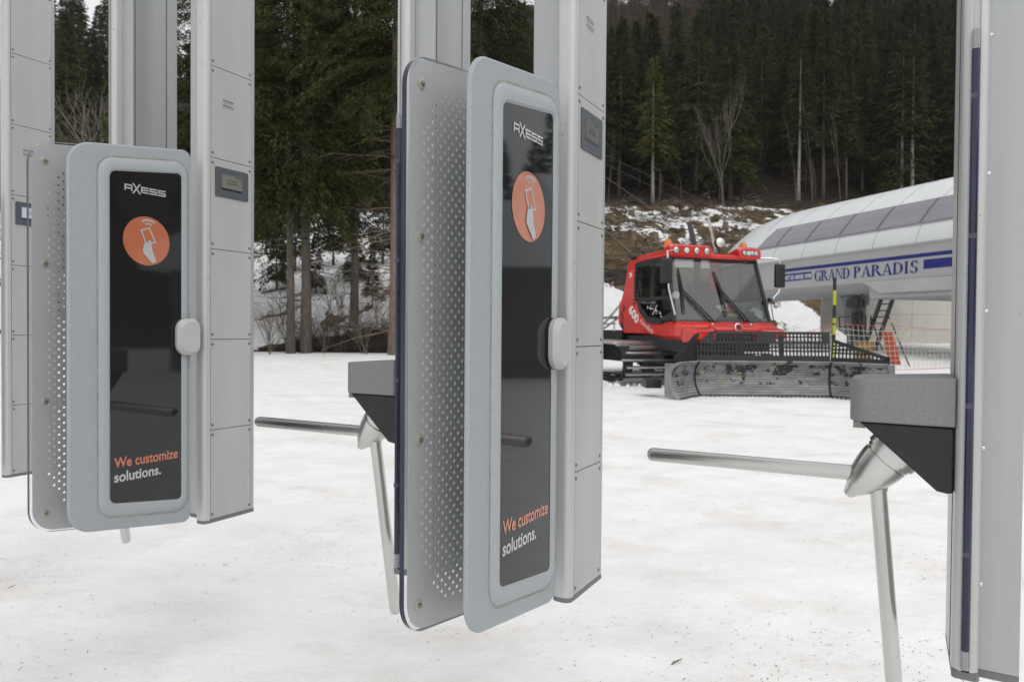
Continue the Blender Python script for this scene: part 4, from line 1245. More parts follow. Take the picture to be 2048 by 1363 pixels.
# wipers
for (u0, v0, u1, v1, ua_, ub, vb0, vb1) in ((-.19, -.03, -.82, .50, -.83, -.845, .12, .83), (.59, -.05, .03, .52, .07, -.04, .10, .80)):
    mb = MB()
    a, b = ws_pt(u0, v0, .05), ws_pt(u1, v1, .05)
    mb.tube([a, b], [.022, .016], 6)
    a2, b2 = ws_pt(u0 - .09, v0 + .01, .05), ws_pt(u1 + .02, v1 - .06, .05); mb.tube([a2, b2], [.016, .012], 6)
    wp = mb.build("wiper", M['trim'], gm)
    mb = MB(); tlt = .07
    mb.tube([ws_pt(ua_, vb0, .04), ws_pt(u1, v1, .045), ws_pt(ub, vb1, .03)], [.016, .030, .016], 6)
    mb.build("wiper_blade", M['rubber'], wp)
    mb = MB(); mb.lathe(ws_pt(u0, v0, .02), (1, 0, .3), [(0, .07), (.06, .065), (.08, .04)], 12); mb.build("wiper_pivot", M['trim'], wp, smooth=True)
# roof lamps
for y0, y1 in ((-1.20, -.12), (.62, 1.22)):
    n = 4
    mb = MB(); hw = (y1 - y0) / 2; yc = (y0 + y1) / 2
    loft(mb, [[(x, yc - hw * k, 2.96), (x, yc + hw * k, 2.96), (x, yc + hw * k, zt - .06), (x, yc + hw * k - .08, zt), (x, yc - hw * k + .08, zt), (x, yc - hw * k, zt - .06)] for x, k, zt in ((.06, 1.0, 3.20), (-.08, 1.0, 3.24), (-.45, .92, 3.16))])
    lb = mb.build("light_bar", M['red'], gm, bevel=.02)
    for k in range(n):
        yy = y0 + .14 + (y1 - y0 - .28) * k / (n - 1)
        rr = .075 if y1 - y0 > .8 else .062
        mb = MB(); mb.lathe((.055, yy, 3.085), (1, 0, 0), [(-.02, rr * 1.12), (.012, rr * 1.12), (.016, rr), (.008, rr * .9), (-.01, rr * .3)], 16)
        mb.f = mb.f; ob = mb.build("spotlight", M['trim'], lb, smooth=True, angle=30)
        mb = MB(); mb.lathe((.068, yy, 3.085), (1, 0, 0), [(0, rr * .95), (.012, rr * .75), (.016, rr * .3)], 16); mb.build("lens", M['lamp'] if k % 3 != 1 else M['paper'], ob, smooth=True)
for xx, yy, zz in ((-.36, -1.02, 3.17), (-.30, .98, 3.17)):
    mb = MB(); mb.lathe((xx, yy, zz), (0, 0, 1), [(0, .10), (.03, .10), (.05, .098), (.14, .09), (.20, .06), (.215, .02)], 16); mb.build("beacon", M['amber'], gm, smooth=True)
mb = MB(); mb.tube([(-.3, .32, 3.1), (-.28, .32, 3.22)], .02, 6); mb.lathe((-.30, .32, 3.34), (1, 0, .15), [(-.12, .05), (-.03, .125), (.04, .13), (.05, .12)], 20)
sl = mb.build("work_lamp", M['trim'], gm, smooth=True, angle=40)
mb = MB(); mb.lathe((-.248, .32, 3.348), (1, 0, .15), [(0, .118), (.02, .09), (.026, .02)], 20); mb.build("lens", M['lamp'], sl, smooth=True)
mb = MB(); mb.tube([(-.5, -.02, 3.1), (-.5, -.02, 3.42)], .006, 4); mb.tube([(-.2, .18, 3.1), (-.2, .18, 3.2)], .010, 5); mb.tube([(-.2, .26, 3.1), (-.2, .26, 3.17)], .010, 5); mb.build("aerial", M['trim'], gm)
# mirrors on tubular arms
mb = MB(); mb.tube([(-.1, -1.1, 3.06), (.20, -1.20, 3.06), (.30, -1.42, 3.02), (.34, -1.40, 2.2), (.42, -1.28, 1.62)], .022, 8)
ma = mb.build("mirror_arm", M['chrome'], gm, smooth=True)
mb = MB(); mb.box(.30, .40, -1.62, -1.34, 2.30, 2.86); mb.build("mirror", M['trim'], ma, bevel=.04, seg=3)
mb = MB(); mb.lathe((.36, -1.24, 2.05), (1, 0, 0), [(-.05, .04), (-.02, .085), (.02, .085)], 16); ml = mb.build("position_lamp", M['lamp'], ma, smooth=True)
mb = MB(); mb.tube([(-.1, 1.12, 2.98), (.10, 1.40, 2.99), (.15, 1.62, 2.97), (.16, 1.68, 2.86)], .022, 8)
mb.tube([(.16, 1.66, 2.30), (.20, 1.62, 2.20), (.28, 1.38, 2.02), (.32, 1.30, 1.98)], .016, 8)
ma = mb.build("mirror_arm", M['chrome'], gm, smooth=True)
mb = MB(); mb.box(.11, .22, 1.53, 1.80, 2.30, 2.86); mb.build("mirror", M['trim'], ma, bevel=.04, seg=3)
mb = MB(); mb.tube([(.30, 1.30, 2.0), (.38, 1.34, 1.5)], .012, 6); mb.lathe((.30, 1.28, 2.0), (0, 1, 0), [(-.03, .05), (.06, .05)], 8); mb.build("grab_rail", M['trim'], gm)
# lettering on the right flank
FL = Matrix(((1, 0, 0, 0), (0, 0, -1, 0), (0, 1, 0, 0), (0, 0, 0, 1)))     # text X -> vehicle x, Y -> up, facing -y
def flank(x, z, a): return Matrix.Translation((x, -1.232, z)) @ FL @ Matrix.Rotation(R(a), 4, 'Z')
fit_text("number_marking", "600", M['white'], flank(-1.86, 1.74, -38), .54, .25, cabo, bold=.03)
fit_text("script_marking", "PistenBully", M['white'], flank(-1.30, 1.44, -24), .72, .14, cabo, bold=.0, shear=.3)
fit_text("number_marking", "26", M['white'], flank(-1.83, 2.58, 8), .16, .13, cabo, bold=.03)
# tube frame, deck rails and winch boom behind the cab
mb = MB()
for y in (-1.2, -.4, .4, 1.2):
    mb.tube([(-2.35, y, 1.95), (-3.9, y, 1.15)], .03, 8)
    mb.tube([(-2.45, y, 1.6), (-4.3, y, 1.0)], .024, 8)
for x in (-2.6, -3.3, -4.0, -4.6): mb.tube([(x, -1.25, 1.25), (x, -1.25, 1.62), (x, 1.25, 1.62), (x, 1.25, 1.25)], .022, 8)
for y in (-1.25, -.7, 0, .7, 1.25): mb.tube([(-2.5, y, 1.62), (-4.65, y, 1.62)], .018, 6)
for y in (-1.25, 1.25): mb.tube([(-2.5, y, 1.44), (-4.65, y, 1.44)], .018, 6)
mb.build("rear_rails", M['bar'], gm, smooth=True)
mb = MB(); mb.tube([(-2.3, 1.02, 2.4), (-2.15, .96, 3.1), (-2.2, .70, 4.15)], [.12, .105, .075], 4)
mb.box(-2.6, -2.1, .6, 1.3, 1.2, 2.5)
mb.build("winch_boom", M['darksteel'], gm)
mb = MB(); mb.tube([(-1.95, 1.12, 4.25), (-1.95, 1.48, 2.9)], .04, 6); mb.tube([(-2.2, .74, 4.0), (-2.3, 1.55, 3.05)], .018, 5); mb.tube([(-2.2, .80, 3.9), (-2.5, .45, 3.0)], .018, 5); mb.build("boom_stay", M['bar'], gm)
mb = MB(); mb.lathe((-1.75, -1.13, 3.10), (0, 1, 0), [(-.12, .04), (-.06, .08), (.06, .08), (.12, .04)], 12); mb.build("rope_guide", M['trim'], gm, smooth=True)

# front blade, set square to the camera side of the machine
BZ = float(flat_h(13.3))
plan = [(2.96, 12.40), (3.61, 13.30), (6.21, 13.30), (6.86, 12.40)]
def offs(i):
    a = Vector(plan[max(i - 1, 0)]); b = Vector(plan[min(i + 1, 3)]); d = (b - a).normalized(); return Vector((d.y, -d.x))
prof = [(.10, .03), (.02, .10), (-.05, .20), (-.085, .32), (-.085, .44), (-.05, .55), (.03, .64), (.07, .67)]
mb = MB()
bl_plan = []
for i in range(3):
    nseg = 12 if i == 1 else 5
    for k in range(nseg + (1 if i == 2 else 0)):
        f = k / nseg; p = Vector(plan[i]).lerp(Vector(plan[i + 1]), f); o_ = offs(i).lerp(offs(i + 1), f).normalized(); bl_plan.append((p, o_))
vs = []
for p, o_ in bl_plan:
    for (f, z) in prof: vs.append((p.x + o_.x * f, p.y + o_.y * f, BZ + z))
np_ = len(prof); fs = []
for i in range(len(bl_plan) - 1):
    for k in range(np_ - 1): fs.append((i * np_ + k, (i + 1) * np_ + k, (i + 1) * np_ + k + 1, i * np_ + k + 1))
mb.add(vs, fs)
blade = mb.build("blade", M['blade'], gm, smooth=True, xf=gxi, angle=50)
sol = blade.modifiers.new("thickness", 'SOLIDIFY'); sol.thickness = .03; sol.offset = -1
mb = MB()
for i in (0, 3):                       # curved end plates
    p, o_ = bl_plan[0 if i == 0 else -1]; sd_ = Vector((-.03 if i == 0 else .03, 0))
    q = [(p.x + o_.x * (f + .02) + sd_.x, p.y + o_.y * (f + .02), BZ + z - (.02 if z < .1 else 0)) for f, z in prof] + [(p.x - o_.x * .16 + sd_.x, p.y - o_.y * .16, BZ + .67), (p.x - o_.x * .16 + sd_.x, p.y - o_.y * .16, BZ + .05)]
    q2 = [(a[0] - sd_.x * 1.0, a[1], a[2]) for a in q]
    n = len(q); mb.add(q + q2, [tuple(range(n)), tuple(range(n, 2 * n))[::-1]] + [(k, n + k, n + (k + 1) % n, (k + 1) % n) for k in range(n)])
mb.build("end_plate", M['endplate'], blade, xf=gxi)
mb = MB()
for i in range(3):
    a, b = Vector(plan[i]), Vector(plan[i + 1]); L = (b - a).length; nt__ = int(L / .085)
    for k in range(nt__):
        p = a.lerp(b, (k + .2) / nt__) + offs(1 if i == 1 else (0 if i == 0 else 3)) * .11; q = a.lerp(b, (k + .75) / nt__) + offs(1 if i == 1 else (0 if i == 0 else 3)) * .11
        mb.add([(p.x, p.y, BZ - .03), (q.x, q.y, BZ - .03), (q.x, q.y, BZ + .035), (p.x, p.y, BZ + .035), (p.x, p.y + .02, BZ - .03), (q.x, q.y + .02, BZ - .03), (q.x, q.y + .02, BZ + .035), (p.x, p.y + .02, BZ + .035)], [(0, 1, 2, 3), (7, 6, 5, 4), (0, 4, 5, 1), (1, 5, 6, 2), (3, 2, 6, 7), (0, 3, 7, 4)])
mb.build("cutting_edge", M['darksteel'], blade, xf=gxi)
mb = MB()
for i in (1, 2):
    p = Vector(plan[i]); o_ = offs(i)
    mb.tube([(p.x + o_.x * (f + .015), p.y + o_.y * (f + .015), BZ + z) for f, z in prof], .022, 6)
mb.build("hinge_seam", M['cage'], blade, xf=gxi)
# cage of flat bar above the mouldboard
def cage_panel(mb, a, b, zfun0, zfun1, pitch=.070, bw=.029, solid=False, lean=.10):
    """lattice standing on the line a-b between heights zfun0(f) and zfun1(f)"""
    a, b = Vector(a), Vector(b); L = (b - a).length; d = (b - a) / L; nrm = Vector((-d.y, d.x))
    def Q(f, z, o=0.0):
        p = a + d * L * f + nrm * (o + lean * (z - .67)); return (p.x, p.y, BZ + z)
    def slab(f0, f1, za0, za1, zb0, zb1):
        v = [Q(f0, za0), Q(f1, zb0), Q(f1, zb1), Q(f0, za1), Q(f0, za0, .012), Q(f1, zb0, .012), Q(f1, zb1, .012), Q(f0, za1, .012)]
        mb.add(v, [(0, 1, 2, 3), (7, 6, 5, 4), (0, 4, 5, 1), (1, 5, 6, 2), (2, 6, 7, 3), (3, 7, 4, 0)])
    if solid:
        slab(0, 1, zfun0(0), zfun1(0), zfun0(1), zfun1(1)); return
    nx_ = max(2, int(L / pitch))
    for k in range(nx_ + 1):
        f = (k * (L - bw) / nx_) / L; f2 = f + bw / L
        if zfun1(f) - zfun0(f) > .01: slab(f, f2, zfun0(f), zfun1(f), zfun0(f2), zfun1(f2))
    zmax = max(zfun1(0), zfun1(1)); z = min(zfun0(0), zfun0(1)) + pitch
    while z < zmax - .02:              # horizontal bars, cut where the top slopes
        run = None
        for k in range(201):
            f = k / 200; ok_ = zfun0(f) < z and zfun1(f) > z + bw
            if ok_ and run is None: run = f
            if run is not None and (not ok_ or k == 200):
                if f - run > .02: slab(run, f, z, z + bw, z, z + bw)
                run = None
        z += pitch
mb = MB()
A, B = plan[1], plan[2]
cst = lambda v: (lambda f: v)
lw_ = lambda x: A[0] + (B[0] - A[0]) * x
cage_panel(mb, A, B, cst(.672), cst(.80), solid=True)
cage_panel(mb, (A[0] + .0, A[1]), B, cst(.80), cst(1.03))
cage_panel(mb, (A[0] + .06, A[1]), B, cst(1.03), cst(1.075), solid=True)
cage_panel(mb, (A[0] + .30, A[1]), (A[0] + 1.20, A[1]), cst(1.075), cst(1.21))
cage_panel(mb, (A[0] + 1.20, A[1]), (A[0] + 1.52, A[1]), cst(1.075), cst(1.21), solid=True)
cage_panel(mb, (A[0] + 1.52, A[1]), (A[0] + 2.48, A[1]), cst(1.075), cst(1.21))
cage_panel(mb, (A[0] + 2.48, A[1]), B, cst(1.075), cst(1.21), solid=True)
cage_panel(mb, (A[0] + .26, A[1]), B, cst(1.21), cst(1.265), solid=True)
cage_panel(mb, (A[0] + .06, A[1]), (A[0] + .30, A[1]), cst(1.075), lambda f: 1.075 + .19 * f, solid=True)
for f_ in (.30, .62): cage_panel(mb, (A[0] + 2.6 * f_, A[1] + .02), (A[0] + 2.6 * f_ + .10, A[1] + .02), cst(.80), cst(1.2), solid=True)
# wings: solid guard on the near left, sloping lattice on the right
W0, W3 = plan[0], plan[3]
cage_panel(mb, W0, A, cst(.672), lambda f: .74 + .46 * f, solid=True)
cage_panel(mb, B, W3, cst(.672), cst(.77), solid=True)
top_ = lambda f: 1.08 - .33 * f
cage_panel(mb, B, W3, cst(.77), top_)
cage_panel(mb, B, W3, lambda f: top_(f) - .015, lambda f: top_(f) + .055, solid=True)
cage_panel(mb, (B[0] + .65 * .93, B[1] - .9 * .93), W3, cst(.77), lambda f: .80, solid=True)
mb.build("blade_cage", M['cage'], gm, xf=gxi)
mb = MB(); mb.add([(W0[0] - .02, W0[1] + .10, BZ + .66), (W0[0] + .10, W0[1] + .14, BZ + .66), (A[0] + .10, A[1] + .14, BZ + 1.20), (A[0] - .02, A[1] + .10, BZ + 1.21), (W0[0] - .02, W0[1] - .03, BZ + .74), (W0[0] + .0, W0[1] - .01, BZ + .745), (A[0] + .02, A[1] - .02, BZ + 1.22), (A[0], A[1] - .04, BZ + 1.22)],
    [(0, 3, 7, 4), (4, 7, 6, 5), (5, 6, 2, 1), (0, 4, 5, 1), (3, 2, 6, 7), (0, 1, 2, 3)])
mb.build("wing_guard", M['cage'], gm, xf=gxi)
mb = MB(); mb.box(2.55, 2.85, 12.95, 13.35, BZ + .17, BZ + .34); mb.build("guide_block", M['trim'], gm, bevel=.01, xf=gxi)
mb = MB()
for dx in (-.55, .55): mb.tube([tuple(gx @ Vector((-.2, dx, .55))), (4.91 + dx * .9, 13.55, BZ + .35)], .10, 8)
mb.tube([tuple(gx @ Vector((.4, 0, .95))), (4.91, 13.55, BZ + .62)], .06, 8)
mb.build("push_arm", M['trim'], gm, xf=gxi)

# churned snow lumps round the tracks and the blade
rg = random.Random(8); mb = MB()
for k in range(110):
    if k < 110: p = gx @ Vector((rg.uniform(-3.5, -.3), rg.choice((-2.2, -2.0, -1.4)) + rg.gauss(0, .15), 0))
    else: p = Vector((rg.uniform(2.8, 7.0), rg.uniform(12.1, 13.1), 0))
    r = rg.uniform(.02, .075) * (1 if k < 110 else .6); z = float(flat_h(p.y)) + r * .2
    ring_ = [(p.x + r * math.cos(a) * rg.uniform(.7, 1.3), p.y + r * math.sin(a) * rg.uniform(.7, 1.3)) for a in (0, 1.05, 2.1, 3.15, 4.2, 5.25)]
    mb.add([(x, y, z - r) for x, y in ring_] + [(p.x + (x - p.x) * .8, p.y + (y - p.y) * .8, z + r * rg.uniform(.3, .6)) for x, y in ring_] + [(p.x, p.y, z + r * .8)],
           [(i, (i + 1) % 6, 6 + (i + 1) % 6, 6 + i) for i in range(6)] + [(6 + i, 6 + (i + 1) % 6, 12) for i in range(6)])
tag(mb.build("snow_clods", M['snow'], None, smooth=True, angle=180), 'loose lumps of churned snow round the groomer tracks', 'snow lumps', kind='stuff')

# ------------------------------------------------------------------ lift station
SZ = float(flat_h(30)) * 0
st = thing("lift_station", 'white rounded chairlift station with a blue lettered fascia and a window band', 'lift station', (14.85, 30.0, 0), math.atan2(-.943, .334))
S0, S1 = -6.6, 15.5
HC = 4.9                               # half width to the crown
cs = [(0, 4.80), (.10, 5.15), (.30, 5.55), (.56, 5.85), (.95, 6.28), (1.40, 6.70), (1.85, 7.05), (2.4, 7.44), (3.1, 7.80), (3.9, 8.04), (4.9, 8.12)]
full = cs + [(2 * HC - t, z) for t, z in cs[::-1][1:]]
def csec(s_, k, kz):
    return [(s_, HC + (t - HC) * k, 4.80 + (z - 4.80) * kz) for t, z in full]
rows = []
for q in range(11):
    a = R(90 * (1 - q / 10)); k = math.cos(a)
    rows.append(csec(S0 - 6.4 * math.sin(a), max(.03, k ** .8), max(.02, k ** .62)))
for q in range(1, 19): rows.append(csec(S0 + (S1 - S0) * q / 18, 1, 1))
nn = len(full)
mb = MB(); vs = [p for r_ in rows for p in r_]; fs = []
for i in range(len(rows) - 1):
    for k in range(nn - 1): fs.append((i * nn + k, i * nn + k + 1, (i + 1) * nn + k + 1, (i + 1) * nn + k)[::-1])
fs.append(tuple(range((len(rows) - 1) * nn, len(rows) * nn)))
mb.add(vs, fs)
shell = mb.build("shell", M['shell'], st, smooth=True, angle=50)
# panel seams follow the cross section
def surf(s_, i, off=.012):
    """point on the shell at fractional profile index i"""
    k = min(int(i), len(cs) - 2); f = i - k; a, b = cs[k], cs[k + 1]
    t, z = a[0] + (b[0] - a[0]) * f, a[1] + (b[1] - a[1]) * f
    tx, tz = b[0] - a[0], b[1] - a[1]; L = math.hypot(tx, tz)
    return (s_, t - tz / L * off, z + tx / L * off)
mb = MB()
for q in range(10):
    s_ = S0 - .5 + 2.05 * q
    for (i0, i1) in ((0, 2.05), (5.1, 10)):
        pts_ = [surf(s_, i0 + (i1 - i0) * k / 8, .002) for k in range(9)]
        mb.tube(pts_, .009, 4, cap=False)
mb.build("seam", M['mullion'], shell)
# window band: one glazing part per pane
def strip(i0, i1, s0, s1, off, skew0=0.0, skew1=0.0, n=8):
    vs = []
    for k in range(n + 1):
        f = k / n; i = i0 + (i1 - i0) * f
        vs += [surf(s0 + skew0 * f, i, off), surf(s1 + skew1 * f, i, off)]
    return vs, [(2 * k, 2 * k + 1, 2 * k + 3, 2 * k + 2) for k in range(n)]
wb0, wb1 = 2.2, 5.0
mb = MB(); v_, f_ = strip(wb0 - .08, wb1 + .1, S0 - .1, S1 - 1, .018, .35); mb.add(v_, [q[::-1] for q in f_]); band = mb.build("window_band", M['mullion'], st, smooth=True)
s_ = S0
for q in range(10):
    s2 = s_ + (1.5 if q == 0 else 2.05)
    mb = MB(); v_, f_ = strip(wb0 + .05, wb1, s_ + .02, s2 - .10, .034, .35 if q == 0 else 0); mb.add(v_, [w_[::-1] for w_ in f_]); mb.build("window", M['tint'], band, smooth=True)
    s_ = s2
mb = MB()
for i in (wb0 - .12,): mb.tube([surf(S0 - .3, i, .03), surf(S1, i, .03)], .018, 6)
mb.build("gutter_rail", M['fascia'], band)
# fascia, wrapping round the rounded end
def wrap(z, push=0.0, inset=0.0):
    out = []
    for q in range(11):
        a = R(90 * (1 - q / 10)); k = max(.03, math.cos(a) ** .8)
        out.append((S0 - (6.4 + push) * math.sin(a) + inset * math.sin(a), HC - (HC + push - inset) * k, z))
    out.append((S1, -push + inset, z))
    return out
def skin(mb, rings):
    n = len(rings[0]); vs = [p for r_ in rings for p in r_]
    fs = [(i * n + k, i * n + k + 1, (i + 1) * n + k + 1, (i + 1) * n + k) for i in range(len(rings) - 1) for k in range(n - 1)]
    mb.add(vs, fs)
mb = MB(); skin(mb, [wrap(3.42, .015), wrap(3.45, .02), wrap(4.72, .02), wrap(4.76, .10), wrap(4.80, .12), wrap(4.83, .10), wrap(4.84, -.02)])
fas = mb.build("fascia", M['fascia'], st, smooth=True, angle=30)
mb = MB(); skin(mb, [wrap(3.42, .01), wrap(3.36, -.15), wrap(3.30, -.6), wrap(3.12, -1.3), wrap(3.10, -4.6)]); mb.build("underside", M['under'], st, smooth=True, angle=40)
mb = MB(); mb.box(.6, S1, .35, 6.5, 2.72, 3.28); mb.build("machinery_tray", M['under'], st, bevel=.12)
mb = MB(); mb.prism([(1.1, 3.20), (1.6, 2.92), (S1, 2.80), (S1, 3.38), (.75, 3.42)], 'y', -.10, .02); mb.build("lower_panel", M['under'], st, bevel=.01)
# sign: stripe, blue fields, lettering
yf = -.024
mb = MB(); mb.box(-4.6, 5.0, yf - .006, yf, 4.23, 4.38); mb.build("blue_stripe", M['blue'], fas)
mb = MB(); mb.box(-4.6, -2.30, yf - .006, yf, 3.76, 4.12); bf = mb.build("blue_field", M['blue'], fas)
mb = MB(); mb.box(3.55, 5.0, yf - .006, yf, 3.76, 4.12); mb.build("blue_field", M['blue'], fas)
SG = Matrix(((1, 0, 0, 0), (0, 0, -1, 0), (0, 1, 0, 0), (0, 0, 0, 1)))
def on_sign(x, z): return Matrix.Translation((x, yf - .010, z)) @ SG
fit_text("sign_lettering", "DEPART:10", M['white'], on_sign(-4.45, 3.82), 1.00, .22, bf, bold=.02)
fit_text("sign_lettering", "ARRIVEE: 1697M", M['white'], on_sign(-3.38, 3.82), 1.05, .22, bf, bold=.02)
# serif capitals built stroke by stroke
def serif_word(word, x0, z0, h, width, parent):
    mb = MB(); cnt = [0]
    T, th, sh = .19, .07, .055
    def quad(pts_):
        cnt[0] += 1; mb.poly([(x0 + px * sx, yf - .008 - .0002 * (cnt[0] % 40), z0 + py * h) for px, py in pts_])
    def rect(a, b, c_, d_): quad([(a, c_), (b, c_), (b, d_), (a, d_)])
    def arc(cx, cy, rx, ry, a0, a1, tk, tn, n=14):
        for k in range(n):
            A0, A1 = R(a0 + (a1 - a0) * k / n), R(a0 + (a1 - a0) * (k + 1) / n)
            def ri(a): c_ = abs(math.cos(a)); return rx - tk * c_ ** 1.5 - tn * .6, ry - tn - 0 * c_
            P_ = []
            for a in (A0, A1): P_.append((cx + rx * math.cos(a), cy + ry * math.sin(a)))
            for a in (A1, A0): i_, j_ = ri(a); P_.append((cx + i_ * math.cos(a), cy + j_ * math.sin(a)))
            quad(P_)
    def stem(x, w_=T): rect(x, x + w_, 0, 1); rect(x - .07, x + w_ + .07, 0, sh); rect(x - .07, x + w_ + .07, 1 - sh, 1)
    adv = dict(G=.98, R=.94, A=.94, N=.98, D=.96, P=.72, I=.44, S=.68); adv[' '] = .42
    tot = sum(adv[c_] for c_ in word); sx = width / tot; x = 0
    for c_ in word:
        o_ = x + .07
        if c_ in 'RPDI': stem(o_)
        if c_ == 'D': arc(o_ + T, .5, .60, .5, -90, 90, T, th)
        if c_ in 'PR': arc(o_ + T, .74, .42, .26, -90, 90, T, th)
        if c_ == 'R': quad([(o_ + .30, .48), (o_ + .50, .48), (o_ + .90, 0), (o_ + .66, 0)]); rect(o_ + .62, o_ + .92, 0, sh)
        if c_ == 'A':
            quad([(o_ + .02, 0), (o_ + .09, 0), (o_ + .44, 1), (o_ + .37, 1)]); quad([(o_ + .58, 0), (o_ + .80, 0), (o_ + .46, 1), (o_ + .37, 1)])
            rect(o_ + .16, o_ + .64, .30, .355); rect(o_ - .06, o_ + .20, 0, sh); rect(o_ + .48, o_ + .88, 0, sh)
        if c_ == 'N':
            rect(o_ + .04, o_ + .10, 0, 1); rect(o_ + .76, o_ + .82, 0, 1); quad([(o_ + .04, 1), (o_ + .24, 1), (o_ + .82, 0), (o_ + .74, 0)])
            rect(o_ - .07, o_ + .20, 0, sh); rect(o_ + .65, o_ + .93, 1 - sh, 1); rect(o_ - .07, o_ + .22, 1 - sh, 1)
        if c_ == 'G':
            arc(o_ + .44, .5, .45, .51, 42, 318, T, th, 20); rect(o_ + .68, o_ + .83, .06, .42); rect(o_ + .55, o_ + .93, .40, .44); rect(o_ + .77, o_ + .82, .68, 1.0)
        if c_ == 'S':
            arc(o_ + .28, .74, .27, .27, 25, 270, T * .9, th); arc(o_ + .28, .255, .29, .27, -155, 90, T * .9, th); rect(o_ + .49, o_ + .54, .70, 1.0); rect(o_ - .02, o_ + .03, 0, .30)
        x += adv[c_]
    return mb.build("sign_lettering", M['blue'], parent)
serif_word("GRAND", -2.12, 3.64, .49, 2.12, fas)
serif_word("PARADIS", .16, 3.64, .49, 3.17, fas)
# supporting column, platform rails, ladder
mb = MB(); mb.lathe((-3.2, 3.6, -.6), (0, 0, 1), [(0, .55), (1.9, .52), (3.2, .50), (3.25, .62), (3.6, .66), (3.8, .9)], 20)
col_ = mb.build("column", M['midgrey'], st, smooth=True, angle=30)
mb = MB(); mb.box(-2.75, -2.5, 2.9, 3.4, 1.2, 2.3); mb.box(-3.0, -2.3, 2.8, 3.3, 2.5, 2.9); mb.build("control_box", M['darksteel'], col_, bevel=.02)
mb = MB()
for z in (.9, 1.55, 2.05):
    mb.tube([(-3.2, 2.6, z), (-1.6, 2.6, z)], .028, 6)
for x in (-3.2, -2.4, -1.6): mb.tube([(x, 2.6, .2), (x, 2.6, 2.05)], .035, 6)
mb.tube([(-1.75, 2.4, 2.0), (-1.70, 2.4, 3.0), (-1.5, 2.4, 3.35)], .04, 6); mb.tube([(-1.75, 2.4, .6), (-1.75, 2.4, 2.0)], .05, 6)
mb.build("platform_rail", M['darksteel'], st)
mb = MB()
la, lb_ = Vector((-1.35, 2.0, .1)), Vector((-.05, 2.0, 3.3))
for dx in (0, .62): mb.prism([(la.x + dx, .1), (la.x + dx + .16, .1), (la.x + 1.25 + dx + .16, 3.3), (la.x + 1.25 + dx, 3.3)], 'y', 1.95, 2.05)
for k in range(11):
    f = .04 + .09 * k; z = .1 + 3.2 * f; x = la.x + 1.25 * f; mb.box(x + .12, x + .66, 1.90, 2.10, z, z + .05)
for k in range(2):
    mb.tube([(la.x + .05 + .62 * k, 1.9, 2.0), (la.x + .7 + .62 * k, 1.9, .5)], .03, 6); mb.tube([(la.x + .05 + .62 * k, 1.9, 1.3), (la.x + .05 + .62 * k, 1.9, 2.05)], .03, 6)
mb.build("ladder", M['darksteel'], st)

# concrete wall behind the station
cw = thing("concrete_wall", 'long pale concrete retaining wall under and behind the lift station', 'wall', (19.6, 41.0, .6), R(-8))
mb = MB(); mb.box(-.9, 26, 0, .5, -1.0, 4.2)
wl = mb.build("wall", M['concrete'], cw, bevel=.02)
mb = MB()
for x in np.arange(1.5, 26, 2.6): mb.box(x, x + .015, -.004, .01, -.9, 4.18)
for z in (.85, 1.75, 2.65, 3.4): mb.box(-.88, 25.9, -.0035, .01, z, z + .013)
mb.build("joint", M['concrete_dark'], wl)

# lift building beyond the right edge of the photo, seen mirrored in the reader glass
lb2 = thing("lift_building", 'concrete lift building with a white curved roof, mirrored in the centre reader glass', 'building', (14.2, 9.6, 0), R(-58))
mb = MB(); mb.box(-4, 7, 0, 5, -.2, 2.9); wl = mb.build("wall", M['concrete_dark'], lb2)
mb = MB(); q = [(-4.5 + .5 * k, 2.9 + 1.7 * math.sin(math.pi * (k + 1) / 26) ** .6) for k in range(25)]
mb.prism([(-4.6, 2.86)] + q + [(7.6, 2.86)], 'y', -.6, 5.5); mb.build("roof", M['shell'], lb2, smooth=True)
for k, m_ in enumerate(('redpaper', 'wood', 'blue', 'wood', 'blue')):
    mb = MB(); mb.box(.2, 1.9, -.03, -.002, 2.15 - .22 * k, 2.36 - .22 * k); mb.build("notice_board", M[m_], wl)

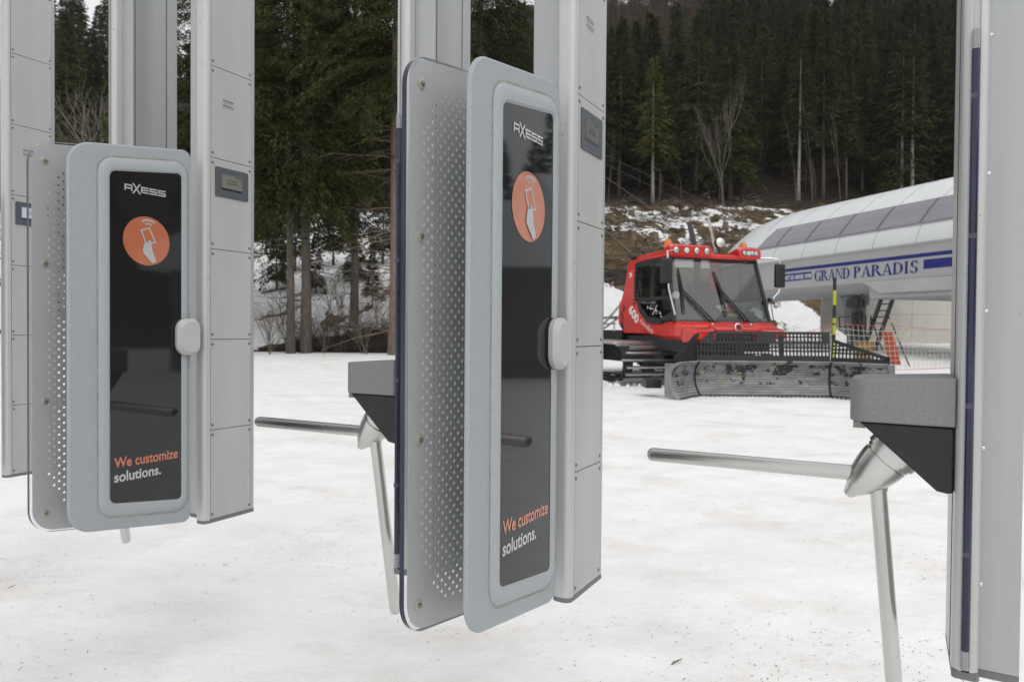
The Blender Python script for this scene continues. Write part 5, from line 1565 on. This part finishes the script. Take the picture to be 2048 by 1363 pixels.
# ------------------------------------------------------------------ fence, markers, pads
def marker(name, label, x, y, h, z0, lean=(0, 0), r=.035, bands=None, group=None):
    mb = MB(); n = len(bands)
    for k, (f0, f1, mi) in enumerate(bands):
        mb.tube([(lean[0] * f0, lean[1] * f0, h * f0), (lean[0] * f1, lean[1] * f1, h * f1)], r, 10, mi)
    o = mb.build(name, [M['trim'], M['yellow']], None, smooth=True, angle=40); o.location = (x, y, z0)
    return tag(o, label, 'marker pole', group)
yb = 15.2
mx_ = (1668 - 1024) / 1366 * yb
marker("marker_pole", 'upright black and yellow marker pole behind the blade', mx_, yb, 2.52, float(flat_h(yb)) - .05, (.0, 0), .036,
       [(0, .28, 0), (.28, .46, 1), (.46, .50, 0), (.50, .585, 1), (.585, .60, 0), (.60, .645, 1), (.645, .76, 0), (.76, .89, 1), (.89, 1, 0)])
def fence_net():
    t = thing("safety_net", 'pale safety net with red edge ropes strung behind the groomer blade', 'net', (0, 0, 0))
    P_ = [(8.6, 21.5), (10.35, 21.6), (14.6, 22.0), (15.8, 22.0)]
    P_ = [((1590 - 1024) / 1366 * 20.5, 20.5), ((1668 - 1024) / 1366 * 20.2, 20.2), ((1800 - 1024) / 1366 * 21.0, 21.0), ((1912 - 1024) / 1366 * 22.0, 22.0)]
    tops = [1.20, 1.56, 1.48, 1.42]; bots = [.15, .04, .12, .16]
    def at(f):
        k = min(2, int(f)); u_ = f - k
        a, b = P_[k], P_[k + 1]
        x = a[0] + (b[0] - a[0]) * u_; y = a[1] + (b[1] - a[1]) * u_
        sag = .05 * math.sin(math.pi * u_)
        return x, y, bots[k] + (bots[k + 1] - bots[k]) * u_, tops[k] + (tops[k + 1] - tops[k]) * u_ - sag
    n = 40
    mb = MB(); rows_ = 9
    g_ = random.Random(2)
    for j in range(1, rows_):
        pp = []
        for i in range(n + 1):
            x, y, b, t_ = at(3 * i / n); pp.append((x, y, b + (t_ - b) * j / rows_ + g_.uniform(-.006, .006)))
        mb.tube(pp, .0065, 3, cap=False)
    for i in range(n + 1):
        x, y, b, t_ = at(3 * i / n); x2, y2, b2_, t2 = at(min(3, 3 * i / n + .07))
        mb.tube([(x, y, t_), ((x + x2) / 2, y, (t_ + b) / 2 + .02), (x2, y, b2_)], .0065, 3, cap=False)
    mb.build("net_mesh", M['net'], t)
    mb = MB()
    for e in (2, 3): mb.tube([(at(3 * i / n)[0], at(3 * i / n)[1], at(3 * i / n)[e]) for i in range(n + 1)], .0075, 5)
    mb.build("edge_rope", M['netred'], t)
    return t
fence_net()
pz = lambda x, y: H(x, y)
# orange pad leaning on the ladder, dark striped stay pole
mb = MB(); mb.prism([(0, 0), (.30, 0), (-.02, 1.18), (-.30, 1.18)], 'y', -.14, .14)
o = mb.build("crash_pad", M['pad'], None, bevel=.05, seg=3); o.location = ((1783 - 1024) / 1366 * 23.4, 23.4, .14); tag(o, 'slanted orange red crash pad behind the net', 'crash pad')
a = Vector(((1776 - 1024) / 1366 * 23, 23, 1.85)); b = Vector(((1822 - 1024) / 1366 * 22.5, 22.5, .1))
mb = MB(); 
for k in range(14): mb.tube([a.lerp(b, k / 14), a.lerp(b, (k + 1) / 14)], .022, 8, 1 if k % 4 == 1 and k < 9 else 0)
o = mb.build("striped_pole", [M['trim'], M['yellow']], None); tag(o, 'thin dark striped pole leaning behind the net, right of the orange pad', 'pole')
mb = MB(); mb.box(0, .62, 0, .3, 0, .62); mb.box(.02, .60, -.012, 0, .26, .34)
o = mb.build("ochre_crate", M['wood'], None, bevel=.02); o.location = ((1716 - 1024) / 1366 * 26, 26, .28); tag(o, 'ochre wooden crate at the foot of the grey station column', 'crate')
mb = MB(); mb.prism([(0, 0), (.36, 0), (.36, .40), (.05, .62), (0, .55)], 'y', 0, .05)
o = mb.build("white_board", M['white'], None, bevel=.004); o.location = ((1671 - 1024) / 1366 * 22, 22, .75 + .0); tag(o, 'white board behind the net beside the marker pole', 'board')
# fence at the top of the clearing and winch and lift ropes
fp = [(17.2, 52), (18.6, 52.5), (20.0, 53), (21.4, 53.6)]
fe = thing("wire_fence", 'thin steel fence standing in the clearing left of the station roof', 'fence', (0, 0, 0))
for x, y in fp: mb = MB(); mb.tube([(x, y, H(x, y) - .2), (x, y, H(x, y) + 3.0)], .045, 6); mb.build("post", M['bar'], fe)
mb = MB()
for dz in (1.1, 1.9, 2.4): mb.tube([(x, y, H(x, y) + dz) for x, y in fp], .02, 5)
mb.build("rail", M['bar'], fe)
def W_(px, py, d):                    # a point of the place at distance d along the bearing of a photo point
    v = cam.matrix_world.to_3x3() @ Vector(((px - 1024) / 1366, (681.5 - py) / 1366, -1)); return Vector((0, 0, EYE)) + v * d
for (p0, d0, p1, d1, r_, lab) in (((1100, 259), 70, (1444, 418), 82, .014, 'upper of two thin steel ropes slanting down before the forest trunks'),
                                  ((1100, 274), 70, (1390, 414), 80, .014, 'lower of two thin steel ropes slanting down before the forest trunks'),
                                  ((1100, 278), 60, (1299, 414), 76, .035, 'thick steel rope slanting down to the stumps of the clearing'),
                                  ((1080, 347), 40, (1268, 509), 18.2, .010, 'winch rope slanting down to the rear roof corner of the groomer cab')):
    mb = MB(); mb.tube([W_(*p0, d0), W_(*p1, d1)], r_, 5); o = mb.build("steel_rope", M['cable'], None); tag(o, lab, 'rope')

# ------------------------------------------------------------------ litter on the snow
g = np.random.default_rng(9)
n = 19000
yy = 1.3 + 10.0 * g.random(n) ** 1.35; xx = (g.random(n) * 1.9 - 1.0) * yy
dn = np.array([mnoise.noise(Vector((a * .9, b * .9, 2.2))) for a, b in zip(xx, yy)])
keep = (dn + .22 * g.standard_normal(n)) > .10
xx, yy = xx[keep], yy[keep]
zz = flat_h(yy) + np.array([0.030 * mnoise.noise(Vector((a * .55, b * 1.3 * .55, 3.1))) + 0.018 * mnoise.noise(Vector((a * 2.1, b * 1.5 * 2.1, 7.7))) + 0.009 * mnoise.noise(Vector((a * 5, b * 5, 1.7))) for a, b in zip(xx, yy)])
P = np.stack([xx, yy, zz + .003], 1); m_ = len(P)
D = g.standard_normal((m_, 3)) * np.array([1, .8, .05]); D = unit(D) * (0.004 + .022 * g.random((m_, 1)) ** 2.2)
Wd = unit(np.cross(D, np.array([0, 0, 1.0]))) * g.uniform(.0008, .0019, (m_, 1)); 
V, F = kites(P, D, Wd); V = V.reshape(-1, 4, 3); V[:, 1, 2] += .001; V[:, 3, 2] += .001
tag(link_mesh("needle_litter", np_mesh("needle_litter", V.reshape(-1, 3), F, M['litter'])), 'scattered needles and bits of bark on the snow', 'litter', kind='stuff')
M['moss_twig'] = mat('mossy twig', (0.09, 0.085, 0.025), 0.9, var=.4, vscale=60)
def twig_(px, py, size, label, seed, m_='moss_twig'):
    v = (W_(px, py, 1) - Vector((0, 0, EYE))); d = -EYE / v.z; p = Vector((0, 0, EYE)) + v * d
    gg = random.Random(seed); mb = MB(); q = Vector((0, 0, 0)); pp = [tuple(q)]
    for k in range(5): q = q + Vector((size / 5, gg.gauss(0, size * .05) + size * .02, gg.uniform(0, .004))); pp.append(tuple(q))
    mb.tube(pp, [size * .035, size * .04, size * .035, size * .03, size * .02, size * .01], 6)
    for k in range(22):
        a_ = Vector(pp[gg.randint(1, 4)]); e = Vector((gg.gauss(.03, .05), gg.gauss(0, .06), gg.uniform(0, .03))) * size * 2
        mb.tube([a_, a_ + e * .5 + Vector((0, 0, .002)), a_ + e], [size * .014, size * .016, size * .004], 4)
    o = mb.build("fir_twig", M[m_], None); o.location = (p.x, p.y, p.z + .01); o.rotation_euler = (0, 0, gg.uniform(.3, .9)); tag(o, label, 'twig')
twig_(1343, 1334, .055, 'mossy fir twig on the snow, lower right of the centre', 1)
twig_(1846, 1162, .022, 'small dark twig on the snow right of the turnstile arm', 2)
twig_(15, 1180, .03, 'dark twig on the snow at the left edge of the photo', 3)
twig_(35, 1345, .016, 'reddish scrap on the snow in the lower left corner', 4, 'stump')
twig_(490, 985, .02, 'dark speck of bark on the snow right of the left gate column', 5)
twig_(445, 1135, .025, 'thin twig on the snow below the left gate column', 6)

# ------------------------------------------------------------------ thin mountain air
hz = MB(); hz.box(-260, 260, -150, 290, -9, 185)
m = bpy.data.materials.new("thin haze"); m.use_nodes = True
for n_ in list(m.node_tree.nodes):
    if n_.type != 'OUTPUT_MATERIAL': m.node_tree.nodes.remove(n_)
pv = m.node_tree.nodes.new("ShaderNodeVolumePrincipled")
pv.inputs["Color"].default_value = (0.85, 0.87, 0.9, 1)
pv.inputs["Density"].default_value = 0.00017
m.node_tree.links.new(pv.outputs[0], m.node_tree.nodes["Material Output"].inputs["Volume"])
tag(hz.build("haze", m), 'thin grey haze in front of the far forest', 'haze', kind='stuff')
